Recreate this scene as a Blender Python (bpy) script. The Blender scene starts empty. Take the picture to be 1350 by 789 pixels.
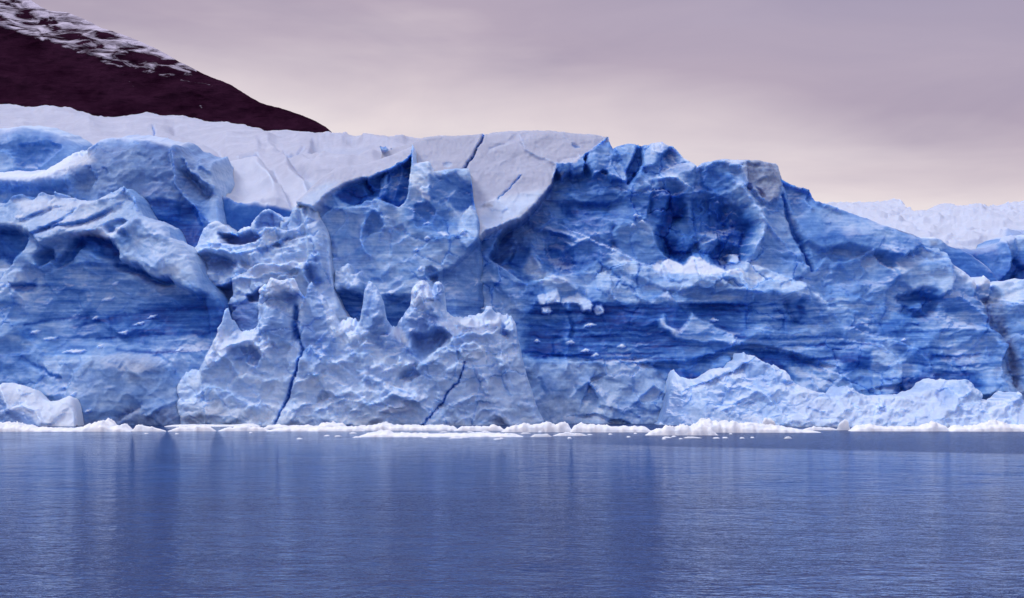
import bpy, math
import numpy as np

rng = np.random.default_rng(11)
sc = bpy.context.scene
COL = sc.collection

# ------------------------------------------------------------------ camera
F = 1875.0      # focal length in pixels of the 1350 px wide photograph
CU, CV = 675.0, 394.5
HOR = 510.0     # horizon row
CAMH = 8.0
cam_d = bpy.data.cameras.new("camera")
cam = bpy.data.objects.new("camera", cam_d)
COL.objects.link(cam)
cam.location = (0, 0, CAMH)
cam.rotation_euler = (math.radians(90), 0, 0)
cam_d.sensor_width = 36
cam_d.lens = 36 * F / 1350
cam_d.shift_y = (HOR - CV) / 1350
cam_d.clip_start = 0.5
cam_d.clip_end = 60000
sc.camera = cam


def at(u, v, Y):
    return (u - CU) / F * Y, Y, CAMH + (HOR - v) / F * Y


# ------------------------------------------------------------------ numpy noise
PERM = rng.permutation(4096)
GRAD = rng.uniform(0, 2 * np.pi, 4096)
GX, GY = np.cos(GRAD), np.sin(GRAD)


def _h(ix, iy, seed=0):
    return PERM[(PERM[(ix + 7919 * seed) & 4095] + iy * 31) & 4095]


def perlin(x, y, seed=0):
    ix = np.floor(x).astype(np.int64)
    iy = np.floor(y).astype(np.int64)
    fx, fy = x - ix, y - iy
    ux = fx * fx * fx * (fx * (fx * 6 - 15) + 10)
    uy = fy * fy * fy * (fy * (fy * 6 - 15) + 10)

    def g(ax, ay, dx, dy):
        h = _h(ax, ay, seed)
        return GX[h] * dx + GY[h] * dy
    a = g(ix, iy, fx, fy)
    b = g(ix + 1, iy, fx - 1, fy)
    c = g(ix, iy + 1, fx, fy - 1)
    d = g(ix + 1, iy + 1, fx - 1, fy - 1)
    return 1.5 * ((a * (1 - ux) + b * ux) * (1 - uy) + (c * (1 - ux) + d * ux) * uy)


def fbm(x, y, octv=4, seed=0, gain=0.5):
    r, a, s = 0, 1.0, 0.0
    for k in range(octv):
        r = r + a * perlin(x * 2.03 ** k, y * 2.03 ** k, seed + k)
        s += a
        a *= gain
    return r / s


def ridged(x, y, octv=4, seed=0, gain=0.5):
    r, a, s, w = 0, 1.0, 0.0, 1.0
    for k in range(octv):
        n = 1 - np.abs(perlin(x * 2.03 ** k, y * 2.03 ** k, seed + k)) * 1.6
        n = np.clip(n, 0, 1) ** 2
        r = r + a * n * w
        w = np.clip(n * 1.6, 0, 1)
        s += a
        a *= gain
    return r / s - 0.4


def billow(x, y, octv=3, seed=0, gain=0.5):
    r, a, s = 0, 1.0, 0.0
    for k in range(octv):
        r = r + a * np.abs(perlin(x * 2.03 ** k, y * 2.03 ** k, seed + k))
        s += a
        a *= gain
    return r / s


def facets(x, y, seed=0, tilt=1.0, soft=0.10, edge=False):
    """plane-faceted relief: every Worley cell is a tilted plane; the highest of the nearest two wins"""
    ix = np.floor(x).astype(np.int64)
    iy = np.floor(y).astype(np.int64)
    best = np.full(x.shape, 9.0)
    val = np.zeros(x.shape)
    best2 = np.full(x.shape, 9.0)
    val2 = np.zeros(x.shape)
    for dx in (-1, 0, 1):
        for dy in (-1, 0, 1):
            h = _h(ix + dx, iy + dy, seed)
            px = ix + dx + 0.5 + 0.9 * (PERM[h] / 4096 - 0.5)
            py = iy + dy + 0.5 + 0.9 * (PERM[(h + 911) & 4095] / 4096 - 0.5)
            d = (x - px) ** 2 + (y - py) ** 2
            pl = tilt * (GX[h] * (x - px) + 0.8 * GY[h] * (y - py)) + 0.5 * (PERM[(h + 77) & 4095] / 4096 - 0.5)
            nb = d < best
            sb = (~nb) & (d < best2)
            best2 = np.where(nb, best, np.where(sb, d, best2))
            val2 = np.where(nb, val, np.where(sb, pl, val2))
            best = np.where(nb, d, best)
            val = np.where(nb, pl, val)
    e = np.sqrt(best2) - np.sqrt(best)
    t = 0.5 + 0.5 * np.clip(e / soft, 0, 1)
    r = val * t + val2 * (1 - t)
    return (r, e) if edge else r


def ss(a, b, x):
    t = np.clip((x - a) / (b - a), 0, 1)
    return t * t * (3 - 2 * t)


# ------------------------------------------------------------------ distance fields (pixel-sized units)
def seg_dist(P, a, b):
    ax, ay = a
    bx, by = b
    dx, dy = bx - ax, by - ay
    L = dx * dx + dy * dy + 1e-9
    t = np.clip(((P[0] - ax) * dx + (P[1] - ay) * dy) / L, 0, 1)
    ex, ey = P[0] - (ax + t * dx), P[1] - (ay + t * dy)
    d = np.hypot(ex, ey)
    side = dx * (P[1] - ay) - dy * (P[0] - ax)
    return d, side


def line_dist(P, pts):
    d = np.full(P[0].shape, 1e9)
    s = np.ones(P[0].shape)
    for a, b in zip(pts[:-1], pts[1:]):
        dd, side = seg_dist(P, a, b)
        m = dd < d
        d = np.where(m, dd, d)
        s = np.where(m, np.sign(side), s)
    return d, s


def poly_sdf(P, pts):
    """positive inside"""
    d = np.full(P[0].shape, 1e9)
    inside = np.zeros(P[0].shape, bool)
    n = len(pts)
    for k in range(n):
        a, b = pts[k], pts[(k + 1) % n]
        dd, _ = seg_dist(P, a, b)
        d = np.minimum(d, dd)
        if a[1] != b[1]:
            c = ((a[1] > P[1]) != (b[1] > P[1]))
            xi = (b[0] - a[0]) * (P[1] - a[1]) / (b[1] - a[1]) + a[0]
            inside ^= c & (P[0] < xi)
    return np.where(inside, d, -d)


# ------------------------------------------------------------------ an ice sheet modelled as a relief
class Sheet:
    """wall of ice: columns run from under the water up the front to the crest and back over the top"""

    def __init__(s, crest, u0, u1, Y0, lean=0.12, vfoot=None, du=1.25, dv=1.25, plan=None, warp=2.2,
                 crest_jag=0.9, seed=0, blue=0.35, snow=0.0, strata=0.5, crumb=0.0, facet=1.0, big=1.0,
                 round_w=4.0, round_d=2.0, leanf=None, tall=None):
        s.seed = seed
        us = np.arange(max(u0, -90), min(u1, 1440) + du, du)
        if u0 < -90:
            us = np.concatenate([np.arange(u0, -90 - 2, 5.0), us])
        if u1 > 1440:
            us = np.concatenate([us, np.arange(us[-1] + 5, u1, 5.0)])
        s.us = us
        c = np.array(crest, float)
        cr = np.interp(us, c[:, 0], c[:, 1])
        xm = us * 0.16
        cr = cr + crest_jag * (fbm(xm * 0.7, xm * 0 + 3.3 + seed, 3, 40 + seed) * 1.3 + 0.8 * facets(xm * 0.8, xm * 0 + 9.1, 50 + seed, 1.6) + fbm(xm * 3.1, xm * 0 + 9.1, 2, 50 + seed) * 0.4)
        s.cr = cr
        vf = 566.0 if vfoot is None else vfoot
        vf = np.maximum(vf, cr + 6)
        hmax = tall or float(np.max(vf - cr))
        nr = int(hmax / dv) + 2
        rows = (np.max(vf) - dv * np.arange(nr + 1))[:, None]
        s.U = np.repeat(us[None, :], nr + 1, 0)
        s.V = np.maximum(rows, cr[None, :])
        s.nr, s.nc = s.U.shape
        s.above = s.V - cr[None, :]            # px below the crest
        s.Y0, s.lean = Y0, lean
        plan_y = 0 if plan is None else np.interp(us, [p[0] for p in plan], [p[1] for p in plan])[None, :]
        if leanf is None:
            s.Yb = Y0 + plan_y + lean * (560 - s.V) * 1.0
        else:
            s.Yb = Y0 + plan_y + np.interp(-s.V, [-p[0] for p in leanf], [p[1] for p in leanf])
        sh = s.U.shape
        # wobble the drawing coordinates a little so that edges are never ruler-straight
        xm, zm = s.U * 0.16, s.V * 0.16
        s.PU = s.U + warp * (fbm(xm * 0.35, zm * 0.35, 3, 60 + seed)) + 0.6 * warp * fbm(xm * 1.5, zm * 1.5, 2, 62 + seed)
        s.PV = s.V + warp * (fbm(xm * 0.35 + 5, zm * 0.35, 3, 64 + seed)) + 0.6 * warp * fbm(xm * 1.5, zm * 1.5 + 7, 2, 66 + seed)
        s.R = np.zeros(sh)
        s.Bl = np.full(sh, float(blue))
        s.Sn = np.full(sh, float(snow))
        s.Di = np.zeros(sh)
        s.Lv = np.full(sh, 1.0 if snow > 0.8 else 0.0)
        s.St = np.full(sh, float(strata))
        s.Cr = np.full(sh, float(crumb))
        s.Fa = np.full(sh, float(facet))
        s.Bg = np.full(sh, float(big))
        s.Ln = np.zeros(sh)
        s.round_w, s.round_d = round_w, round_d
        s.ledge_snow = 1.0
        s.sloping = leanf is not None

    def _win(s, pts, m):
        a = np.array(pts, float)
        k = (s.PU > a[:, 0].min() - m) & (s.PU < a[:, 0].max() + m) & (s.PV > a[:, 1].min() - m) & (s.PV < a[:, 1].max() + m)
        return k, (s.PU[k], s.PV[k])

    def mask(s, pts, w):
        k, P = s._win(pts, w * 1.5 + 2)
        return k, ss(-w, w, poly_sdf(P, pts)), P

    # --- shape
    def plane(s, pts, d, gu=0.0, gv=0.0, w=2.0):
        """lay a facet: depth d (m towards the viewer) at the polygon's centre, slopes gu, gv in m per px"""
        k, m, P = s.mask(pts, w)
        a = np.array(pts, float)
        cu, cv = a[:, 0].mean(), a[:, 1].mean()
        s.R[k] = s.R[k] * (1 - m) + m * (d + gu * (P[0] - cu) + gv * (P[1] - cv))

    def add(s, pts, d, w=3.0, gu=0.0, gv=0.0):
        k, m, P = s.mask(pts, w)
        a = np.array(pts, float)
        cu, cv = a[:, 0].mean(), a[:, 1].mean()
        s.R[k] += m * (d + gu * (P[0] - cu) + gv * (P[1] - cv))

    def dome(s, pts, h, w=20.0):
        k, P = s._win(pts, 2)
        t = np.clip(poly_sdf(P, pts) / w, 0, 1)
        s.R[k] += h * np.sqrt(np.clip(t * (2 - t), 0, 1))

    def ridge(s, pts, h, w, p=1.3):
        k, P = s._win(pts, w * 4)
        d, _ = line_dist(P, pts)
        s.R[k] += h * np.exp(-(d / w) ** p)

    def ledge(s, pts, h, L=14.0, w=1.6):
        """a step: the ice on the right-hand (lower) side of the left-to-right line stands out, fading over L px"""
        k, P = s._win(pts, L * 3.2)
        d, sg = line_dist(P, pts)
        sd = d * sg
        # fade at the ends
        e0 = np.hypot(P[0] - pts[0][0], P[1] - pts[0][1])
        e1 = np.hypot(P[0] - pts[-1][0], P[1] - pts[-1][1])
        f = ss(0, 12, np.minimum(e0, e1) + 3)
        s.R[k] += h * f * ss(-w, w, sd) * np.exp(-np.maximum(sd, 0) / L)

    def over(s, pts, h, L=12.0, w=1.6):
        """a recess under a brow: ice on the lower side of the line steps back, fading over L px"""
        s.ledge(pts, -h, L, w)

    def jump(s, pts, h, w=1.6):
        """rigid offset inside a polygon"""
        s.add(pts, h, w)

    # --- properties
    def paint(s, field, pts, val, w=4.0, line=False):
        A = getattr(s, field)
        if line:
            k, P = s._win(pts, w * 3)
            d, _ = line_dist(P, pts)
            m = np.exp(-(d / w) ** 2)
        else:
            k, m, P = s.mask(pts, w)
        A[k] = A[k] * (1 - m) + m * val
        if field == 'Sn' and val >= 0.84:
            s.Lv[k] = np.maximum(s.Lv[k], ss(0.0, 0.4, m))

    def crack(s, pts, depth, w, blue=0.95):
        k, P = s._win(pts, w * 4)
        d, _ = line_dist(P, pts)
        m = np.exp(-(d / w) ** 2.5)
        s.R[k] -= depth * m
        s.Bl[k] = np.maximum(s.Bl[k], blue * m)
        s.Sn[k] *= (1 - m)

    def build(s, name, mat, parent=None, back=(0.6, 1.5, 3, 5, 8, 12, 18, 26), back_slope=0.06, noise=1.0, dirv=(0, -1, 0), vmul=1.0):
        sd = s.seed
        xm, zm = (s.U - CU) * 0.16, (560 - s.V) * 0.16
        if s.sloping:
            xm = (s.U - CU) / F * s.Yb
            zm = np.where(s.Yb > s.Yb.min() + 8, s.Yb * 0.45, zm)
        # domain warp
        wx = xm + 1.4 * fbm(xm * 0.16, zm * 0.16, 3, 1 + sd)
        wz = zm + 1.1 * fbm(xm * 0.16 + 9, zm * 0.16 + 4, 3, 5 + sd)
        bg = s.Bg * 3.0 * ridged(wx * 0.055, wz * 0.075, 4, 10 + sd)
        jx = wx + 0.5 * fbm(xm * 0.9, zm * 0.9, 3, 51 + sd)
        jz = wz + 0.5 * fbm(xm * 0.9 + 4, zm * 0.9, 3, 54 + sd)
        f1, e1 = facets(jx * 0.15, jz * 0.20, 20 + sd, 1.3, edge=True)
        f2 = facets(jx * 0.36 + 0.2 * jz, jz * 0.42, 21 + sd, 1.3)
        f3 = facets(jx * 0.95, jz * 1.05 + 0.3 * jx, 22 + sd, 1.2)
        rough = np.clip(0.55 + 0.9 * fbm(xm * 0.06, zm * 0.09, 2, 47 + sd), 0.1, 1.2)
        fa = s.Fa * (1.15 * f1 + 0.50 * f2 * rough + 0.15 * f3 * rough + 0.30 * rough * ridged(jx * 0.22, jz * 0.3, 4, 48 + sd, 0.55))
        split = np.exp(-(e1 / 0.035) ** 2) * ss(0.05, 0.3, fbm(xm * 0.05, zm * 0.07, 2, 49 + sd)) * s.Fa
        fa = fa - 0.5 * split
        sl = wz + 0.9 * fbm(xm * 0.05, zm * 0.12, 2, 30 + sd) * 2
        st = fbm(xm * 0.07, sl * 1.05, 4, 31 + sd, 0.62)
        stl = s.St * 0.42 * st
        cb = s.Cr * (1.15 * (billow(wx * 0.28, wz * 0.34, 4, 35 + sd, 0.55) - 0.25) + 0.30 * facets(wx * 0.6, wz * 0.7, 36 + sd, 1.3) + 0.5 * fbm(wx * 0.35, wz * 0.45, 4, 46 + sd, 0.6)
                     + 0.10 * fbm(wx * 2.2, wz * 2.4, 2, 37 + sd))
        fi = 0.10 * fbm(wx * 0.8, wz * 1.1, 4, 38 + sd, 0.55) * (0.35 + 0.65 * np.clip(s.Fa + s.Cr, 0, 1))
        R = s.R + noise * (bg + fa + stl + cb + fi)
        # rounded crest
        R = R - s.round_d * np.exp(-s.above / s.round_w)
        X, Y, Z = at(s.U, s.V, s.Yb)
        # small vertical shove makes little overhangs and shelves
        dz = noise * (0.35 * s.Fa + 0.4 * s.Cr) * fbm(wx * 0.35, wz * 0.5, 3, 44 + sd) * ss(0, 3, s.above)
        X = X + dirv[0] * R
        Y = Y + dirv[1] * R
        Z = Z + dirv[2] * R + dz
        # top runs back from the crest
        bx, by, bz = [X], [Y], [Z]
        for k, b in enumerate(back):
            bx.append((X[-1] * (1 + 0.0)).reshape(1, -1))
            nb = (Y[-1] + b).reshape(1, -1)
            by.append(nb)
            bz.append((Z[-1] + b * back_slope * (1 if b < 14 else 0.3) - 0.25 + 0.5 * fbm(s.us * 0.05, s.us * 0 + b * 0.2, 3, 70 + sd) * min(1, b / 3)).reshape(1, -1))
        X, Y, Z = np.vstack(bx), np.vstack(by), np.vstack(bz)
        nb = len(back)

        def ext(A):
            return np.vstack([A] + [A[-1:]] * nb)
        # colour: denser (bluer) ice along the strata
        B = s.Bl + s.St * 0.34 * st + 0.26 * (1 - s.Sn) * fbm(wx * 0.11, wz * 0.18, 4, 71 + sd, 0.6) + 0.10 * s.Fa * f1 + 0.25 * split
        # snow lies on the ledges that face up
        dXu, dXv = np.gradient(X, axis=1), np.gradient(X, axis=0)
        dYu, dYv = np.gradient(Y, axis=1), np.gradient(Y, axis=0)
        dZu, dZv = np.gradient(Z, axis=1), np.gradient(Z, axis=0)
        nx_, ny_, nz_ = dYu * dZv - dZu * dYv, dZu * dXv - dXu * dZv, dXu * dYv - dYu * dXv
        up = nz_ / np.sqrt(nx_ ** 2 + ny_ ** 2 + nz_ ** 2 + 1e-12)
        up = up[:s.nr] if up.shape[0] > s.nr else up
        patchy = np.clip(0.35 + 1.6 * fbm(wx * 0.07, wz * 0.09, 3, 58 + sd) + 0.6 * s.Cr - 0.25 * s.St - 0.6 * np.clip(s.Bl - 0.4, 0, 1), 0, 1)
        led = ss(0.50, 0.95, up + 0.22 * fbm(wx * 0.5, wz * 0.5, 3, 57 + sd)) * s.ledge_snow * patchy
        deep = ss(0.95, 0.70, B)
        led = led * deep * (1 - s.Lv)
        Sn = np.maximum(s.Sn, 0.60 * led)
        s.Sn = Sn
        C = np.stack([np.clip(ext(B), 0, 1), np.clip(ext(s.Sn), 0, 1), np.clip(ext(s.Di), 0, 1), np.clip(ext(s.St), 0, 1)], -1)
        o = grid_mesh(name, X, Y, Z, C, mat, parent)
        lv = o.data.attributes.new('lav', 'FLOAT', 'POINT')
        lv.data.foreach_set('value', ext(s.Lv).ravel().astype(np.float32))
        return o


def grid_mesh(name, X, Y, Z, C, mat, parent=None, flip=False, kind=None):
    nr, nc = X.shape
    me = bpy.data.meshes.new(name)
    nv = nr * nc
    co = np.stack([X, Y, Z], -1).reshape(-1, 3).astype(np.float32)
    idx = np.arange(nv).reshape(nr, nc)
    q = np.stack([idx[:-1, :-1], idx[:-1, 1:], idx[1:, 1:], idx[1:, :-1]], -1).reshape(-1, 4)
    if flip:
        q = q[:, ::-1]
    me.vertices.add(nv)
    me.vertices.foreach_set("co", co.ravel())
    me.loops.add(q.size)
    me.loops.foreach_set("vertex_index", q.ravel().astype(np.int32))
    me.polygons.add(len(q))
    me.polygons.foreach_set("loop_start", np.arange(0, q.size, 4, dtype=np.int32))
    me.polygons.foreach_set("use_smooth", np.ones(len(q), bool))
    me.update(calc_edges=True)
    if C is not None:
        at_ = me.attributes.new("ice", "FLOAT_COLOR", "POINT")
        at_.data.foreach_set("color", C.reshape(-1).astype(np.float32))
    me.materials.append(mat)
    o = bpy.data.objects.new(name, me)
    COL.objects.link(o)
    if parent:
        o.parent = parent
    return o


# ------------------------------------------------------------------ materials
def new_mat(name):
    m = bpy.data.materials.new(name)
    m.use_nodes = True
    nt = m.node_tree
    for n in list(nt.nodes):
        nt.nodes.remove(n)
    return m, nt


def N(nt, typ, **kw):
    n = nt.nodes.new(typ)
    for k, v in kw.items():
        if k.startswith("i_"):
            n.inputs[k[2:]].default_value = v
        else:
            setattr(n, k, v)
    return n


def ramp(nt, stops, interp="LINEAR"):
    r = nt.nodes.new("ShaderNodeValToRGB")
    r.color_ramp.interpolation = interp
    e = r.color_ramp.elements
    e[0].position, e[0].color = stops[0][0], (*stops[0][1], 1)
    e[1].position, e[1].color = stops[1][0], (*stops[1][1], 1)
    for p, c in stops[2:]:
        x = e.new(p)
        x.color = (*c, 1)
    return r


def math_n(nt, op, a, b=None, clamp=False):
    n = nt.nodes.new("ShaderNodeMath")
    n.operation = op
    n.use_clamp = clamp
    for i, v in enumerate((a, b)):
        if v is None:
            continue
        if isinstance(v, (int, float)):
            n.inputs[i].default_value = v
        else:
            nt.links.new(v, n.inputs[i])
    return n.outputs[0]


def mixc(nt, f, a, b, mode="MIX"):
    n = nt.nodes.new("ShaderNodeMix")
    n.data_type = "RGBA"
    n.blend_type = mode
    for sock, v in ((n.inputs[0], f), (n.inputs[6], a), (n.inputs[7], b)):
        if isinstance(v, (int, float)):
            sock.default_value = v
        elif isinstance(v, tuple):
            sock.default_value = (*v, 1)
        else:
            nt.links.new(v, sock)
    return n.outputs[2]


ICE_STOPS = [(0.0, (0.60, 0.72, 0.86)), (0.20, (0.35, 0.52, 0.78)), (0.42, (0.135, 0.30, 0.64)), (0.65, (0.038, 0.155, 0.49)),
             (0.84, (0.009, 0.078, 0.37)), (1.0, (0.003, 0.036, 0.24))]


def ice_material():
    m, nt = new_mat("glacier_ice")
    L = nt.links.new
    out = N(nt, "ShaderNodeOutputMaterial")
    bs = N(nt, "ShaderNodeBsdfPrincipled")
    a = N(nt, "ShaderNodeAttribute", attribute_name="ice")
    sp = N(nt, "ShaderNodeSeparateColor")
    L(a.outputs["Color"], sp.inputs[0])
    tc = N(nt, "ShaderNodeTexCoord")
    mp = N(nt, "ShaderNodeMapping")
    mp.inputs["Scale"].default_value = (0.06, 0.06, 1.35)
    mp.inputs["Rotation"].default_value = (0, math.radians(1.5), 0)
    L(tc.outputs["Object"], mp.inputs[0])
    ns = N(nt, "ShaderNodeTexNoise", i_Scale=1.0, i_Detail=6.0, i_Roughness=0.62, i_Distortion=0.3)
    L(mp.outputs[0], ns.inputs["Vector"])
    nf = N(nt, "ShaderNodeTexNoise", i_Scale=0.55, i_Detail=8.0, i_Roughness=0.65)
    L(tc.outputs["Object"], nf.inputs["Vector"])
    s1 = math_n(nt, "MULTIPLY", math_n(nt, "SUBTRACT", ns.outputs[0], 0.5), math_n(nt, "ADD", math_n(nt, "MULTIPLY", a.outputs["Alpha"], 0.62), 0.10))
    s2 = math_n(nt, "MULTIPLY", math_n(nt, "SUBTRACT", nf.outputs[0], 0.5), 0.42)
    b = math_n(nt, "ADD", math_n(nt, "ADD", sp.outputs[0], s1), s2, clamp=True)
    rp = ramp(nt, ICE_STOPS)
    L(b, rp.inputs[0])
    # old snow: grey-lavender with faint mottling
    ns2 = N(nt, "ShaderNodeTexNoise", i_Scale=0.10, i_Detail=5.0, i_Roughness=0.6)
    L(tc.outputs["Object"], ns2.inputs["Vector"])
    sn = ramp(nt, [(0.25, (0.34, 0.375, 0.50)), (0.75, (0.53, 0.57, 0.70))])
    L(math_n(nt, "ADD", math_n(nt, "MULTIPLY", nf.outputs[0], 0.4), math_n(nt, "MULTIPLY", ns2.outputs[0], 0.6)), sn.inputs[0])
    lav = N(nt, "ShaderNodeAttribute", attribute_name="lav")
    sc_ = mixc(nt, lav.outputs["Fac"], (0.66, 0.75, 0.89), sn.outputs[0])
    c = mixc(nt, math_n(nt, "MULTIPLY", sp.outputs[1], 1.35, clamp=True), rp.outputs[0], sc_)
    dn = math_n(nt, "MULTIPLY", sp.outputs[2], math_n(nt, "MULTIPLY", nf.outputs[0], 1.9), clamp=True)
    c = mixc(nt, dn, c, (0.085, 0.065, 0.105))
    L(c, bs.inputs["Base Color"])
    bs.inputs["Roughness"].default_value = 0.55
    bs.inputs["IOR"].default_value = 1.31
    bs.subsurface_method = "BURLEY"
    bs.inputs["Subsurface Weight"].default_value = 1.0
    bs.inputs["Subsurface Radius"].default_value = (0.35, 0.75, 1.4)
    bs.inputs["Subsurface Scale"].default_value = 0.7
    # fine bump
    nb = N(nt, "ShaderNodeTexNoise", i_Scale=1.6, i_Detail=6.0, i_Roughness=0.7)
    L(tc.outputs["Object"], nb.inputs["Vector"])
    h = math_n(nt, "ADD", math_n(nt, "MULTIPLY", nb.outputs[0], 0.5), math_n(nt, "MULTIPLY", ns.outputs[0], math_n(nt, "MULTIPLY", a.outputs["Alpha"], 0.28)))
    bp = N(nt, "ShaderNodeBump", i_Strength=0.5, i_Distance=0.35)
    L(h, bp.inputs["Height"])
    L(bp.outputs[0], bs.inputs["Normal"])
    L(bs.outputs[0], out.inputs[0])
    return m


def floe_material():
    m, nt = new_mat("floe_ice")
    L = nt.links.new
    out = N(nt, "ShaderNodeOutputMaterial")
    bs = N(nt, "ShaderNodeBsdfPrincipled")
    tc = N(nt, "ShaderNodeTexCoord")
    nf = N(nt, "ShaderNodeTexNoise", i_Scale=0.9, i_Detail=8.0, i_Roughness=0.65)
    L(tc.outputs["Object"], nf.inputs["Vector"])
    rp = ramp(nt, [(0.3, (0.70, 0.80, 0.93)), (0.6, (0.90, 0.92, 0.95))])
    L(nf.outputs[0], rp.inputs[0])
    L(rp.outputs[0], bs.inputs["Base Color"])
    bs.inputs["Roughness"].default_value = 0.5
    bp = N(nt, "ShaderNodeBump", i_Strength=0.6, i_Distance=0.25)
    L(nf.outputs[0], bp.inputs["Height"])
    L(bp.outputs[0], bs.inputs["Normal"])
    L(bs.outputs[0], out.inputs[0])
    return m


def mountain_material():
    m, nt = new_mat("mountain_rock")
    L = nt.links.new
    out = N(nt, "ShaderNodeOutputMaterial")
    bs = N(nt, "ShaderNodeBsdfPrincipled")
    a = N(nt, "ShaderNodeAttribute", attribute_name="ice")
    sp = N(nt, "ShaderNodeSeparateColor")
    L(a.outputs["Color"], sp.inputs[0])
    tc = N(nt, "ShaderNodeTexCoord")
    n1 = N(nt, "ShaderNodeTexNoise", i_Scale=0.012, i_Detail=10.0, i_Roughness=0.72)
    L(tc.outputs["Object"], n1.inputs["Vector"])
    # scree chutes and snow-filled gullies run along the strata of the slope
    mp = N(nt, "ShaderNodeMapping")
    mp.inputs["Rotation"].default_value = (0, math.radians(24), 0)
    mp.inputs["Scale"].default_value = (0.017, 0.017, 0.058)
    L(tc.outputs["Object"], mp.inputs[0])
    n2 = N(nt, "ShaderNodeTexNoise", i_Scale=1.0, i_Detail=7.0, i_Roughness=0.62, i_Distortion=0.9)
    L(mp.outputs[0], n2.inputs["Vector"])
    rk = ramp(nt, [(0.3, (0.012, 0.0024, 0.0095)), (0.7, (0.038, 0.012, 0.030))])
    L(n1.outputs[0], rk.inputs[0])
    # snow amount
    f = math_n(nt, "ADD", math_n(nt, "MULTIPLY", sp.outputs[0], 0.36), math_n(nt, "MULTIPLY", n2.outputs[0], 1.0))
    th = ramp(nt, [(0.0, (0, 0, 0)), (1.0, (1, 1, 1))])
    mr = N(nt, "ShaderNodeMapRange")
    mr.inputs[1].default_value = 0.77
    mr.inputs[2].default_value = 0.93
    L(f, mr.inputs[0])
    L(mr.outputs[0], th.inputs[0])
    c = mixc(nt, th.outputs[0], rk.outputs[0], (0.60, 0.56, 0.68))
    L(c, bs.inputs["Base Color"])
    bs.inputs["Roughness"].default_value = 0.9
    bs.inputs["Specular IOR Level"].default_value = 0.0
    bp = N(nt, "ShaderNodeBump", i_Strength=0.8, i_Distance=12.0)
    L(n2.outputs[0], bp.inputs["Height"])
    L(bp.outputs[0], bs.inputs["Normal"])
    L(bs.outputs[0], out.inputs[0])
    return m


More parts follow.
